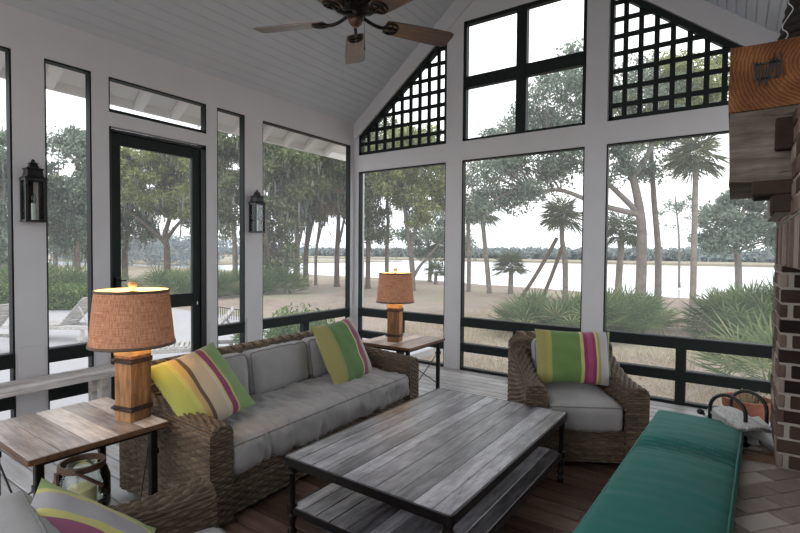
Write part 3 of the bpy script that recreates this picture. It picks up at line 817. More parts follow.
def smooth_path(pts, n=6):
    P = [Vector(p) for p in pts]; out = []
    for i in range(len(P)-1):
        a, b, c, d = P[max(i-1, 0)], P[i], P[i+1], P[min(i+2, len(P)-1)]
        for k in range(n):
            t = k/n; out.append(.5*((2*b)+(c-a)*t+(2*a-5*b+4*c-d)*t*t+(3*b-a-3*c+d)*t**3))
    out.append(P[-1]); return out
L1 = Vector((1.95, -4.19, .575))
cord = [(-.03, .066, .012), (-.02, .11, -.0), (-.02, .125, -.1), (-.05, .11, -.35), (-.06, .06, -.545), (-.12, -.08, -.57), (-.05, -.24, -.57), (.1, -.3, -.57), (.2, -.2, -.57)]
lamp('large burlap shaded lamp on a banded wooden block, lit, beside the near pillow', L1, R(12), .212, .182, .30, smooth_path(cord))
lamp('smaller lit burlap lamp on a wooden block, on the far side table', (1.765, -1.43, .575), R(15), .195, .168, .305, None)

# ---- jar lantern on the floor
_c = Vector(CAM.tolist()); _d = at(82, 462, 1.0)-_c; JP = _c+_d*(1.21/-_d.z)      # rim of the jar, .29 m above the boards
jx, jy = JP.x, JP.y
j = thing('jar_lantern', 'glass jar lantern with leather rim and loop handle, under the near side table', 'lantern', (jx, jy, 0))
g = MB(); g.lathe([(0, .006), (.11, .006), (.135, .02), (.138, .06), (.136, .2), (.118, .25), (.105, .265), (.105, .29)], 32); g.lathe([(.0, .0), (.112, 0), (.139, .018), (.142, .06), (.140, .2), (.122, .252), (.109, .266), (.109, .29)], 32)
g.build('jar', M['glass'], j, True)
g = MB(); g.lathe([(.103, .262), (.116, .262), (.12, .275), (.116, .295), (.103, .297)], 28, close=True)
g.bx(-.015, .015, -.135, -.12, .12, .27); g.build('rim_wrap', M['leather'], j, True, autosmooth=40)
g = MB(); pts = [(.115+.02*math.sin(a)+.0, -.02-.07*math.cos(a)*.9, .27+.06*(math.cos(a)-1)*.9) for a in [k*2*PI/24 for k in range(24)]]
g.tube([(p[0]+.03*(.27-p[2])/.1, p[1], p[2]+.02) for p in pts], .009, 8, closed=True); g.build('loop_handle', M['leather'], j, True)
g = MB(); g.lathe([(0, .006), (.07, .006), (.072, .15), (.06, .155), (0, .15)], 24); g.tube([(0, 0, .15), (.002, 0, .17)], .002, 6); g.build('candle', M['candle'], j, True, autosmooth=40)

# ---- bench at the left wall
be = thing('slatted_bench', 'grey slatted wooden bench along the left wall behind the near lamp', 'bench', (.0, 0, 0))
st = MB(); zt = .475
for i in range(4): st.bevbox(.045+i*.066, .045+i*.066+.058, -5.2, -3.44, zt-.024, zt, .003)
st.build('seat', M['benchwood'], be)
ap = MB(); ap.bevbox(.285, .303, -5.2, -3.44, zt-.06, zt-.026, .003); ap.bevbox(.04, .058, -5.2, -3.44, zt-.06, zt-.026, .003); ap.build('apron', M['benchwood'], be)
for y_ in (-3.60, -5.1):
    for x_ in (.055, .22):
        lg = MB(); lg.bevbox(x_, x_+.075, y_-.03, y_+.03, 0, zt-.026, .004); lg.build('leg', M['benchwood'], be)
    st2 = MB(); st2.bevbox(.05, .295, y_-.015, y_+.015, .10, .14, .003); st2.build('stretcher', M['benchwood'], be)
po = MB(); po.bevbox(.25, .31, -4.42, -4.345, zt, .80, .004); po.build('arm_post', M['redwood'], be)
tag(be.children[-1], 'red-brown upright post')

# ---- lanterns on posts
def lantern(label, loc):
    t = thing('wall_lantern', label, 'lantern', loc, 0, 'black post lanterns')
    w2, d2, H = .062, .05, .33        # hangs on the wall, +x into the room
    b = MB(); b.bx(0, .012, -.022, .022, .02, .40); b.bx(.0, .05, -.02, .02, .37, .40); b.build('back_plate', M['black'], t)
    x0, x1 = .03, .03+2*d2
    f = MB(); r = .009
    for x in (x0, x1):
        for y in (-w2, w2): f.bx(x-r, x+r, y-r, y+r, .01, H)
    f.bx(x0-.012, x1+.012, -w2-.012, w2+.012, 0, .016); f.bx(x0-.012, x1+.012, -w2-.012, w2+.012, H-.006, H+.012)
    f.build('body_frame', M['black'], t)
    g = MB(); g.bx(x1-.002, x1, -w2, w2, .016, H); g.bx(x0, x1, w2-.002, w2, .016, H); g.bx(x0, x1, -w2, -w2+.002, .016, H); g.build('glass', M['glass'], t)
    ro = MB(); xc = (x0+x1)/2
    def ringf(hx, hy, z): return [(xc-hx, -hy, z), (xc+hx, -hy, z), (xc+hx, hy, z), (xc-hx, hy, z)]
    L = [(.07, .080, H+.012), (.05, .056, H+.03), (.043, .05, H+.075), (.05, .056, H+.085), (.052, .058, H+.092), (.03, .034, H+.1), (.02, .022, H+.125), (.028, .03, H+.132), (.01, .012, H+.145), (.008, .009, H+.16), (.001, .001, H+.168)]
    vs = []; fs = []
    for l in L: vs += ringf(*l)
    for i in range(len(L)-1):
        for k in range(4): fs.append((i*4+k, i*4+(k+1) % 4, i*4+4+(k+1) % 4, i*4+4+k))
    ro.add(vs, fs); ro.build('roof', M['black'], t)
    c = MB(); c.lathe([(0, .016), (.016, .016), (.016, .15), (0, .15)], 12, (xc, 0, 0)); c.build('candle_sleeve', M['outwhite'], t, True, autosmooth=40)
    c = MB(); c.lathe([(0, .15), (.01, .15), (.019, .18), (.012, .215), (0, .235)], 12, (xc, 0, 0)); c.build('bulb', M['glass'], t, True)
    return t
la = lantern('black glass lantern on the near white post, left of the narrow opening', (.0, -4.02, 1.715))
dup(la, (0, -1.838, 1.715), 0, 'black glass lantern on the far white post, right of the door')

# ---- ceiling fan
fan = thing('ceiling_fan', 'five blade ceiling fan with dark bronze motor hanging from the ridge', 'fan', (2.527, -3.0, 3.05))
q = MB(); q.tube([(0, 0, .2), (0, 0, ceil_z(mid)-3.05-.02)], .014, 12); q.build('downrod', M['dkmetal'], fan, True)
q = MB(); q.lathe([(0, ceil_z(mid)-3.05-.14), (.03, ceil_z(mid)-3.05-.14), (.07, ceil_z(mid)-3.05-.06), (.075, ceil_z(mid)-3.05-.0)], 20); q.build('canopy', M['dkmetal'], fan, True)
q = MB(); q.lathe([(0, -.045), (.03, -.045), (.052, -.03), (.055, .0), (.07, .01), (.10, .03), (.15, .06), (.165, .09), (.165, .14), (.15, .17), (.10, .195), (.05, .205), (.045, .24), (0, .24)], 32)
for k in range(20):
    a = 2*PI*k/20
    q.tube([(.155*math.cos(a)+.0, .155*math.sin(a), .055), (.178*math.cos(a+.08), .178*math.sin(a+.08), .085), (.176*math.cos(a+.16), .176*math.sin(a+.16), .12), (.155*math.cos(a+.2), .155*math.sin(a+.2), .16)], .009, 6)
for k in range(10):
    a = 2*PI*k/10; c = Vector((.115*math.cos(a), .115*math.sin(a), .035)); tgt = Vector((-math.sin(a), math.cos(a), 0)); rd = Vector((math.cos(a)*.85, math.sin(a)*.85, .5))
    q.tube([c+(tgt*math.cos(b)+rd*math.sin(b))*(.028-.0006*b*4) for b in [i*PI/6 for i in range(14)]], .006, 6)
q.build('motor', M['dkmetal'], fan, True, autosmooth=50).location.z = .045
q = MB(); q.lathe([(0, -.085), (.022, -.083), (.045, -.06), (.05, -.035), (.03, -.03)], 24); q.build('switch_cap', plain('bronze_cap', (98, 74, 60), .35, .5), fan, True).location.z = .045
q = MB(); q.tube([(.055, .02, 0), (.06, .022, -.12), (.06, .022, -.17)], .0018, 5); q.lathe([(0, -.2), (.005, -.195), (.003, -.17), (0, -.168)], 8, (.06, .022, 0)); q.build('pull_chain', M['dkmetal'], fan)
for k in range(5):
    an = R(130.2+72*k); tilt = R(-13)
    b = MB(); prof = [(.21, .055), (.23, .064), (.35, .073), (.55, .081), (.69, .081), (.715, .07), (.72, .056)]
    vs = [(x, s*y_, z) for z in (-.004, .004) for (x, y_) in prof for s in (-1, 1)]
    n = len(prof); fs = []
    for i in range(n-1):
        a0 = i*2; fs.append((a0, a0+2, a0+3, a0+1)); c0 = 2*n+i*2; fs.append((c0, c0+1, c0+3, c0+2))
        fs.append((a0, c0, c0+2, a0+2)); fs.append((a0+1, a0+3, c0+3, c0+1))
    fs.append((0, 1, 2*n+1, 2*n)); fs.append((2*n-2, 4*n-2, 4*n-1, 2*n-1))
    b.add(vs, fs)
    bo = b.build('blade', M['fanblade'], fan); bo.location = (0, 0, .0); bo.rotation_euler = (tilt, 0, an)
    bo.rotation_mode = 'XYZ'
    i_ = MB(); i_.tube(smooth_path([(.06, 0, .03), (.12, 0, .0), (.17, 0, -.012), (.21, 0, -.01)]), .012, 8)
    ring = [(.255+.05*math.cos(a), .052*math.sin(a), -.009) for a in [i*2*PI/20 for i in range(20)]]
    i_.tube(ring, .008, 6, closed=True); i_.tube([(.21, 0, -.01), (.30, 0, -.009)], .008, 6)
    i_.tube([(.25, -.05, -.009), (.265, 0, -.009), (.25, .05, -.009)], .006, 6)
    i_.build('blade_bracket', M['dkmetal'], bo, True)

# ---- fireplace
FX = 4.85
fp = thing('fireplace', 'aged brick fireplace with raised hearth and timber corbels at the right edge', 'fireplace', (0, 0, 0))
def bricks(mb, x0, x1, y0, y1, z0, z1, faces='wsn', ch=.0755, bl=.205, smi=0):
    """mortar core plus laid bricks standing a little proud on the chosen faces"""
    mb.bx(x0+.006, x1, y0+.006, y1-.006, z0, z1, 1)
    k = 0; z = z0+.006; h = ch-.012
    while z < z1-.02:
        zz = min(z+h, z1-.002)
        off = (k % 2)*bl/2
        if 'w' in faces:
            y = y0-off
            while y < y1:
                a, b = max(y0, y)+.001, min(y1, y+bl-.011)-.001
                if b-a > .03:
                    p = random.uniform(-.004, .004); mb.bevbox(x0+p, x0+.03, a, b, z, zz, .004)
                y += bl
        for fc, yy, sg in (('s', y0, -1), ('n', y1, 1)):
            if fc in faces:
                x = x0-off+bl/4
                while x < x1:
                    a, b = max(x0, x)+.001, min(x1, x+bl-.011)-.001
                    if b-a > .03:
                        p = random.uniform(-.004, .004)
                        ya, yb = (yy+p, yy+.03) if sg < 0 else (yy-.03, yy+p)
                        mb.bevbox(a, b, ya, yb, z, zz, .004, smi if sg < 0 else 0)
                    x += bl
        z += ch; k += 1
random.seed(5)
HZ = .43
cb = MB()
bricks(cb, FX, 5.6, -2.46, -1.93, HZ, 1.45, 'wsn', smi=2)
bricks(cb, FX, 5.6, -4.95, -4.15, HZ, 1.45, 'wsn')
# soldier course lintel, then courses above
cb.bx(FX+.006, 5.6, -4.95, -1.93, 1.45, 1.66, 1); y = -4.95
while y < -1.95:
    cb.bevbox(FX+random.uniform(-.004, .004), FX+.1, y, y+.064, 1.452, 1.655, .004); y += .0755
bricks(cb, FX, 5.6, -4.95, -1.93, 1.665, 2.10, 'wsn')
bricks(cb, FX+.16, 5.6, -4.8, -2.05, 2.10, 3.04, 'wsn')
cb.bx(5.45, 5.6, -4.15, -2.46, HZ, 1.46, 1)
cb.build('chimney', [M['brick'], M['mortar'], M['sootbrick']], fp)
hb = MB()
bricks(hb, 4.255, 4.9, -5.0, -1.95, 0, HZ-.06, 'wsn')
hb.bx(4.245, 5.4, -5.0, -1.94, HZ-.07, HZ-.006, 1)
# diagonal paving on the hearth top, laid at 45 degrees and trimmed to the slab
def clip(poly, x0, x1, y0, y1):
    for ax, lim, sg in ((0, x0, 1), (0, x1, -1), (1, y0, 1), (1, y1, -1)):
        out = []
        for i in range(len(poly)):
            p, q_ = poly[i], poly[(i+1) % len(poly)]
            ip, iq = sg*(p[ax]-lim) >= 0, sg*(q_[ax]-lim) >= 0
            if ip: out.append(p)
            if ip != iq:
                t = (lim-p[ax])/(q_[ax]-p[ax]); out.append((p[0]+(q_[0]-p[0])*t, p[1]+(q_[1]-p[1])*t))
        poly = out
        if len(poly) < 3: return []
    return poly
ca, sa = math.cos(R(50)), math.sin(R(50)); bl, bwid = .21, .10
for i in range(-40, 45):
    for k in range(-30, 32):
        u0 = k*bl+(i % 2)*bl/2; v0 = i*bwid
        pts = [(u0+.006, v0+.006), (u0+bl-.006, v0+.006), (u0+bl-.006, v0+bwid-.006), (u0+.006, v0+bwid-.006)]
        pts = [(4.6+ca*a-sa*b, -3.4+sa*a+ca*b) for a, b in pts]
        pp = clip(pts, 4.245, 5.42, -5.0, -1.94)
        if len(pp) >= 3: hb.prism(pp, 2, HZ-.03, HZ+random.uniform(-.003, .002))
hb.build('hearth', [M['hbrick'], M['mortar']], fp)
mt = MB()
def rough_beam(mb, x0, x1, y0, y1, z0, z1, seed, amp=.006):
    nx, ny, nz = 14, 18, 9
    def dsp(p):
        v = Vector(p)*6+Vector((seed, 0, 0)); return Vector(p)+Vector((noise.noise(v), noise.noise(v+Vector((9, 0, 0))), noise.noise(v+Vector((0, 9, 0)))))*amp
    for ax in range(3):
        dims = [(x0, x1, nx), (y0, y1, ny), (z0, z1, nz)]
        A, B, Cc = (ax+1) % 3, (ax+2) % 3, ax
        for s in (0, 1):
            arr = np.zeros((dims[A][2]+1, dims[B][2]+1, 3))
            for i in range(dims[A][2]+1):
                for j in range(dims[B][2]+1):
                    p = [0, 0, 0]; p[A] = dims[A][0]+(dims[A][1]-dims[A][0])*i/dims[A][2]; p[B] = dims[B][0]+(dims[B][1]-dims[B][0])*j/dims[B][2]; p[Cc] = dims[Cc][s]
                    arr[i, j] = dsp(p)
            mb.grid(arr, flip=(s == 0), rnd=.5)
rough_beam(mt, 4.618, 5.2, -2.85, -2.05, 2.15, 2.435, 1); mo = mt.build('mantel_beam', M['mantel'], fp, True, autosmooth=40)
tag(mo, 'orange-brown hewn timber')
bm_ = MB()      # dark brand burnt into the timber end: short strokes
for i in range(9):
    xx = 4.71+.012*i; bm_.box((xx, -2.853, 2.315+random.uniform(-.02, .02)), (.006, .004, random.uniform(.06, .13)), Matrix.Rotation(random.uniform(-.15, .15), 3, 'Y'))
for zz in (2.28, 2.345): bm_.box((4.755, -2.853, zz), (.09, .004, .008))
bm_.build('burnt_mark', M['black'], mo)
gt = MB(); rough_beam(gt, 4.627, 5.0, -2.84, -2.08, 1.832, 2.148, 4, .008); go = gt.build('corbel_timber', M['greytimber'], fp, True, autosmooth=40); tag(go, 'grey weathered timber')
cbk = MB()
for (xa, za, zb, ya) in ((4.712, 1.768, 1.83, -2.86), (4.782, 1.69, 1.762, -2.87), (4.79, 1.955, 2.09, -2.90)):
    cbk.bevbox(xa, 4.96, ya, ya+.10, za, zb, .005, 2); cbk.bevbox(xa+.01, 4.96, ya+.11, ya+.30, za, zb, .005, 2)
cbk.bx(4.80, 4.9, -2.83, -2.1, 1.69, 1.83, 1)
cbk.build('brick_corbel', [M['brick'], M['mortar'], M['sootbrick']], fp)

# ---- coiled cone on the mantel
cone = MB(); pts = []
for i in range(260):
    a = i*2*PI/20; z = i/260*.52; r = .135-.095*(i/260)
    pts.append((r*math.cos(a), r*math.sin(a), z+.022))
cone.tube(pts, .022, 8)
co = thing('coiled_cone', 'dark coiled rope cone standing on top of the mantel timber', 'ornament', (4.945, -2.62, 2.435))
cone.build('coil', plain('dark_rope', (34, 28, 24), .8, var=.4, sc=40), co, True)
w_ = MB(); w_.tube(smooth_path([((.163-.09*i/20)*math.cos(3.75+.16*math.sin(i*1.3)), (.163-.09*i/20)*math.sin(3.75+.16*math.sin(i*1.3)), .03+i*.024) for i in range(20)], 4), .0022, 5); w_.build('cord', M['paper'], co)

# ---- teal cushion on hearth
cu = cushion('bench_cushion', M['teal'], None, -.225, .225, -1.1, 1.1, 0, .105, .04, .022, .0, seed=2, pipe=True, pipemat=M['tealpipe'], res=.02)
for v in cu.data.vertices:      # cross pleats on top where the cushion folds
    c = v.co
    if c.z > 0:
        f = math.exp(-((c.y-.43-.12*c.x)/.11)**2)
        c.z += f*(.014*math.sin(c.y*120+9*c.x+3*math.sin(c.x*9)) - .012)*min(1, c.z/.03)
        c.z += .004*noise.noise(Vector((c.x*5, c.y*16, 3)))
cu.location = (4.458, -3.22, HZ+.0525); cu.rotation_euler = (0, 0, R(-2.3))
tag(cu, 'long teal green canvas cushion lying on the brick hearth', 'cushion')

# ---- fire-side things at the hearth end
lc = thing('log_carrier', 'black iron log carrier with two tall hoop handles at the hearth end', 'log carrier', (4.685, -2.06, HZ), R(-25))
for yy in (-.10, .10):
    h = MB(); xo = .02 if yy > 0 else 0
    h.tube([(-.095+xo, yy, .0), (-.095+xo, yy, .15)]+[(-.095*math.cos(a)+xo, yy, .16+.095*math.sin(a)) for a in [i*PI/14 for i in range(15)]]+[(.095+xo, yy, .15), (.095+xo, yy, .0)], .0105, 10)
    h.build('hoop_handle', M['black'], lc, True)
h = MB(); h.bx(-.11, .12, -.14, -.12, .0, .02); h.bx(-.11, .12, .12, .14, .0, .02); h.bx(-.11, .12, -.14, .14, .0, .008); h.build('tray', M['black'], lc)
def newspaper(label, loc, rz, tiltx, w, l, seed):
    mb = MB()
    for k in range(4):
        arr = np.zeros((9, 9, 3))
        for i in range(9):
            for jj in range(9):
                u, v = i/8-.5, jj/8-.5
                arr[i, jj] = (u*w*(1-.02*k), v*l, .005*k+.012*math.sin(u*5+seed)+.004*noise.noise(Vector((u*6, v*6, k+seed))))
        mb.grid(arr); mb.grid(arr+np.array([0, 0, .0035]), flip=True)
    o = mb.build('newspaper', NEWS); o.location = loc; o.rotation_euler = (tiltx, R(8), rz)
    tag(o, label, 'newspaper', 'newspapers at the hearth end'); return o
def m_news():
    t = NT('printed_newsprint'); b = t.bsdf(None, .9, 0, .2)
    f = t.noise(t.coord((160, 30, 1)), 1, 2); g = t.noise(t.coord((5, 5, 5)), 2, 1)
    c = t.ramp(f, [(.40, lin((176, 176, 178))), (.5, lin((218, 217, 214)))]); c = t.mix(t.ramp(g, [(.55, (0, 0, 0)), (.57, (1, 1, 1))]), c, lin((220, 219, 216)))
    t.l(c, b.inputs['Base Color']); return t.m
NEWS = m_news()
newspaper('topmost folded newspaper on the log carrier, leaning up between the hoops', (4.70, -2.13, HZ+.112), R(38), R(9), .22, .25, 1)
newspaper('second folded newspaper down in the log carrier stack', (4.675, -2.11, HZ+.080), R(20), R(8), .20, .26, 2)
newspaper('third folded newspaper down in the log carrier stack', (4.68, -2.10, HZ+.052), R(46), R(4), .20, .26, 3)
newspaper('lowest folded newspaper in the log carrier stack', (4.68, -2.08, HZ+.026), R(8), R(2), .20, .26, 4)
newspaper('newspaper sticking out toward the brick pier, beside the log carrier', (4.80, -2.17, HZ+.075), R(28), R(12), .13, .30, 5)
pk = thing('fire_poker', 'black fire tool with a knobbed handle lying across the hearth end', 'fire tool', (4.56, -2.12, HZ), R(0))
p_ = MB(); p_.tube([(-.05, .10, .095), (.06, -.02, .05), (.14, -.09, .02)], [.008, .009, .006], 8); p_.build('shaft', M['black'], pk, True)
p_ = MB(); p_.lathe([(0, 0), (.016, .006), (.022, .02), (.016, .034), (0, .04)], 12, (-.055, .105, .078)); p_.build('knob', M['black'], pk, True)
for i, (dx, dy, rz, lb) in enumerate(((0, 0, 8, 'split kindling stick on the hearth nearest the teal cushion'), (.01, .05, -4, 'split kindling stick on the hearth behind the nearest stick'), (.03, .1, 14, 'thin kindling stick on the hearth close to the newspapers'))):
    k = MB(); k.prism([(-.014, 0), (.014, 0), (.009, .018), (-.007, .02)], 0, -.09, .09); o = k.build('kindling', M['plank_edge'])
    o.location = (4.77+dx, -2.42+dy, HZ+.003); o.rotation_euler = (0, 0, R(rz)); tag(o, lb, 'kindling', 'kindling on the hearth')
pot = thing('terracotta_pot', 'terracotta pot with dry stems on the floor behind the log carrier', 'pot', (4.76, -1.0, 0))
p_ = MB(); p_.lathe([(0, 0), (.105, 0), (.145, .34), (.16, .34), (.165, .41), (.145, .41), (.138, .36), (.0, .35)], 32); p_.build('pot_body', M['terracotta'], pot, True, autosmooth=40)
p_ = MB(); p_.lathe([(0, .375), (.13, .365), (.14, .355)], 20); p_.build('soil', plain('dry_soil', (84, 68, 54), .95, var=.3, sc=40), pot)
p_ = MB()
for k in range(30):
    a = random.uniform(0, 2*PI); r = random.uniform(0, .09); L = random.uniform(.03, .09)
    p_.tube([(r*math.cos(a), r*math.sin(a), .37), (r*1.3*math.cos(a), r*1.3*math.sin(a), .37+L)], .003, 5)
p_.build('dry_stems', M['drygrass'], pot)

# ================================================================== OUTSIDE
def lawn_z(x, y):
    d = max(0, y-2)/30
    return -.55-.62*min(1, d)**1.2+.05*noise.noise(Vector((x*.15, y*.15, 0)))
xs = np.concatenate([np.linspace(-90, -20, 30), np.linspace(-18, 24, 50), np.linspace(26, 60, 12)]); ys = np.concatenate([np.linspace(-30, 0, 12), np.linspace(1, 40, 50)])
def shore(x):
    return 28+max(0, (2.5-x))*.32 if x > -20 else 35.2+.05*(-20-x)
G = np.zeros((len(xs), len(ys), 3))
for i, x in enumerate(xs):
    for jj, y in enumerate(ys):
        z = lawn_z(x, y); s = shore(x)+1.0*noise.noise(Vector((x*.2, 0, 0)))
        if y > s: z = -1.22-.25*(y-s)
        G[i, jj] = (x, y, min(z, -.5))
g = MB(); g.grid(G); tag(g.build('ground_lawn', M['lawn'], None, True), 'winter lawn sloping down to the water', 'lawn', kind='structure')
g = MB(); g.grid(np.array([[(x, y, -1.3) for y in np.linspace(20, 175, 20)] for x in np.linspace(-420, 200, 30)])); tag(g.build('water', M['water']), 'pale still water beyond the lawn', 'water', kind='structure')
g = MB(); g.bx(-420, 300, 140, 260, -1.6, -.75); g.bx(-420, -80, 44, 118, -1.6, -1.05); tag(g.build('far_shore', M['marsh']), 'tan marsh bank across the water', 'shore', kind='structure')
g = MB(); g.bx(-15.2, -.3, -14, 3.4, -.8, -.42); tag(g.build('ground_patio', M['concrete']), 'pale concrete patio outside the left windows', 'patio', kind='structure')

def leaf_cloud(centers, rads, per, size, flat=.75, seed=0):
    """diamond leaves scattered in ellipsoid clumps -> (V, nf)"""
    rg = np.random.default_rng(seed); n = len(centers)*per
    C_ = np.repeat(np.asarray(centers, float), per, 0); Rr = np.repeat(np.asarray(rads, float).reshape(len(centers), -1), per, 0)
    if Rr.shape[1] == 1: Rr = np.concatenate([Rr, Rr, Rr*flat], 1)
    d = rg.normal(size=(n, 3)); d /= np.linalg.norm(d, axis=1, keepdims=True); d *= (rg.random((n, 1))**.5)
    P = C_+d*Rr
    a = rg.normal(size=(n, 3)); a /= np.linalg.norm(a, axis=1, keepdims=True)
    b = np.cross(a, rg.normal(size=(n, 3))); b /= np.maximum(np.linalg.norm(b, axis=1, keepdims=True), 1e-6)
    s = size*(.6+.8*rg.random((n, 1)))
    V = np.stack([P-a*s, P+b*s*.42, P+a*s, P-b*s*.42], 1).reshape(-1, 3)
    return V, n, rg.random(n)
def tree(label, base, trunk, r0, crowns, leaf, per=150, size=.11, clump=.55, nclump=40, bark='bark', moss=0, name='tree', cat='tree', group='trees beyond the porch', forks=()):
    """trunk: path points relative to base; crowns: list of (cx,cy,cz,rx,ry,rz) relative to base"""
    t = thing(name, label, cat, base, 0, group)
    sd = abs(hash(label)) % 9999 if False else sum(ord(c)*(i+1) for i, c in enumerate(label)) % 99991
    rg = np.random.default_rng(sd); P = smooth_path(trunk, 5); n = len(P)
    tb = MB(); tb.tube(P, [r0*(1.25 if i == 0 else 1-.62*i/(n-1)) for i in range(n)], 8)
    paths = [P]
    for fk in forks:
        Q = smooth_path(fk, 5); tb.tube(Q, [r0*.6*(1-.6*i/(len(Q)-1)) for i in range(len(Q))], 7); paths.append(Q)
    allp = [p for Q in paths for p in Q[len(Q)//3:]]
    cs, rs = [], []
    tot = sum((c[3]*c[4]*c[5])**(2/3) for c in crowns)
    for c in crowns:
        m = max(3, int(1.35*nclump*(c[3]*c[4]*c[5])**(2/3)/tot))
        for _ in range(m):
            d = rg.normal(size=3); d /= np.linalg.norm(d); d *= .45+.55*rg.random()**.6
            q = Vector((c[0]+d[0]*c[3], c[1]+d[1]*c[4], c[2]+d[2]*c[5]))
            cs.append(q[:]); rs.append(clump*1.22*(.6+.8*rg.random()))
            near = min(allp, key=lambda p: (p-q).length+.6*max(0, p.z-q.z+.4))
            midp = near.lerp(q, .5)+Vector((rg.normal()*.15, rg.normal()*.15, .12*(q-near).length))
            L = (q-near).length
            tb.tube(smooth_path([near, midp, q], 3), [max(.012, r0*.24*(1-.75*i/6)*min(1, .5+L*.15)) for i in range(7)], 5, cap=False)
    tb.build('trunk', M[bark], t, True)
    V, nf, rr = leaf_cloud(cs, rs, int(per*1.2), size, .7, sd)
    fast_mesh('foliage', V, nf, 4, M[leaf], rr, t)
    if moss:
        k = moss*3; idx = rg.integers(0, len(cs), k); V = np.zeros((k*4, 3))
        for i, ii in enumerate(idx):
            c = np.array(cs[ii])+rg.normal(size=3)*rs[ii]*.6; L = rg.uniform(.3, .9); a = rg.uniform(0, PI); wd = rg.uniform(.015, .045)
            dx = np.array([math.cos(a), math.sin(a), 0])*wd
            V[i*4:i*4+4] = [c-dx, c+dx, c+dx*.2+[rg.normal()*.08, 0, -L], c-dx*.3+[0, rg.normal()*.08, -L*.8]]
        fast_mesh('spanish_moss', V, k, 4, M['moss'], rg.random(k), t)['kind'] = 'stuff'
    return t
def base_at(px, d):
    p = at(px, 255, d); return Vector((p.x, p.y, lawn_z(p.x, p.y)-.05))
VR = Vector((RT[0], RT[1], 0)).normalized(); VF = Vector((FW[0], FW[1], 0)).normalized()
def rel(base, px, py, d):
    return at(px, py, d)-base
def crown(base, px, py, d, rw, rh, rd=None):
    c = rel(base, px, py, d); return (c.x, c.y, c.z, rw, rd or rw, rh)

# --- right-hand bay: two big pines, palm, leaning trunks, oak
b = base_at(641, 20); D = 20
tree('tall forked tree with thick grey trunk beyond the right opening', b, [(0, 0, 0), rel(b, 642, 240, D), rel(b, 638, 200, D), rel(b, 628, 165, D), rel(b, 610, 140, D), rel(b, 600, 120, D)], .22,
     [crown(b, 560, 150, D+1, 2.1, 1.5), crown(b, 520, 165, D, 2.2, 1.5), crown(b, 490, 180, D-.5, 1.5, 1.5), crown(b, 560, 105, D+1, 2.2, 1.4), crown(b, 520, 125, D+2, 1.8, 1.2), crown(b, 575, 75, D, 1.1, 1.0), crown(b, 600, 150, D, 1.2, 1.2), crown(b, 640, 100, D, 1.8, 1.4), crown(b, 622, 158, D, .9, .6), crown(b, 640, 172, D+1, .8, .5), crown(b, 665, 150, D+1, .9, .6)], 'leaf_pine', 240, .085, .6, 100,
     forks=[[rel(b, 640, 215, D), rel(b, 615, 190, D), rel(b, 585, 165, D), rel(b, 545, 148, D)], [rel(b, 630, 180, D), rel(b, 650, 150, D), rel(b, 655, 110, D), rel(b, 650, 80, D)], [rel(b, 640, 215, D), rel(b, 600, 205, D), rel(b, 560, 190, D), rel(b, 535, 195, D)]])
D = 21; b = base_at(659, D)
tree('straight slim trunked tree right of the forked tree, beyond the right opening', b, [(0, 0, 0), rel(b, 658, 250, D), rel(b, 654, 200, D), rel(b, 651, 150, D), rel(b, 650, 100, D), rel(b, 652, 70, D)], .15,
     [crown(b, 660, 95, D, 1.9, 1.4), crown(b, 690, 85, D+.5, 1.6, 1.1), crown(b, 640, 125, D, 1.3, 1.0), crown(b, 675, 120, D, 1.3, .8), crown(b, 710, 115, D, 1.1, .7)], 'leaf_yel', 220, .10, .55, 46)
D = 30; b = base_at(740, D)
tree('spreading oak on the shore at the right, beside the brick pier', b, [(0, 0, 0), rel(b, 738, 262, D), rel(b, 735, 240, D), rel(b, 742, 215, D), rel(b, 748, 200, D)], .22,
     [crown(b, 745, 215, D, 2.3, 1.6), crown(b, 725, 230, D, 1.8, 1.2), crown(b, 768, 225, D, 1.6, 1.6), crown(b, 750, 196, D, 1.2, .7), crown(b, 712, 243, D, 1.3, .8), crown(b, 775, 245, D, 1.3, .8)], 'leaf_pine', 190, .115, .6, 58)
D = 40; b = base_at(680, D)
tree('bare small tree on the bank between the slim trunk and the tall palm', b, [(0, 0, 0), rel(b, 679, 240, D), rel(b, 677, 215, D), rel(b, 675, 195, D)], .1, [crown(b, 677, 215, D, 1.5, 2.0)], 'leaf_pine', 35, .1, .5, 22)

# --- fans of palm leaf
BW = .016
def fan_leaves(nfr, stalk, fan, blades, droop, seed, el=(0, 80), spread=115, cone=None):
    rg = np.random.default_rng(seed); tris = []; rr = []
    for i in range(nfr):
        az = rg.uniform(0, 2*PI); e = R(rg.uniform(*el)); L = stalk*rg.uniform(.7, 1.15)
        h = np.array([math.cos(az), math.sin(az), 0]); d = h*math.cos(e)+np.array([0, 0, math.sin(e)])
        tip = d*L; side = np.array([-math.sin(az), math.cos(az), 0]); nrm = np.cross(d, side)
        w = .012
        tris.append([side*w*0-side*w, side*w, tip+side*w*.4]); rr.append(rg.random()*.4)
        tone = rg.random()
        for k in range(blades):
            a = R(-spread+2*spread*k/(blades-1)); F = fan*(1-.25*abs(a)/R(spread))*rg.uniform(.85, 1.1)
            dv = d*math.cos(a)+side*math.sin(a)-nrm*0; dv = dv+np.array([0, 0, -droop*rg.uniform(.5, 1.3)]); dv /= np.linalg.norm(dv)
            pv = np.cross(dv, nrm); pv /= max(1e-6, np.linalg.norm(pv))
            m = tip+dv*F*.5; t2 = tip+dv*F+np.array([0, 0, -droop*F*.35])
            tris.append([tip, m+pv*BW*F/.6, t2]); rr.append(tone*.7+.3*rg.random()); tris.append([tip, t2, m-pv*BW*F/.6]); rr.append(tone*.7+.3*rg.random())
    return np.array(tris).reshape(-1, 3), len(tris), np.array(rr)
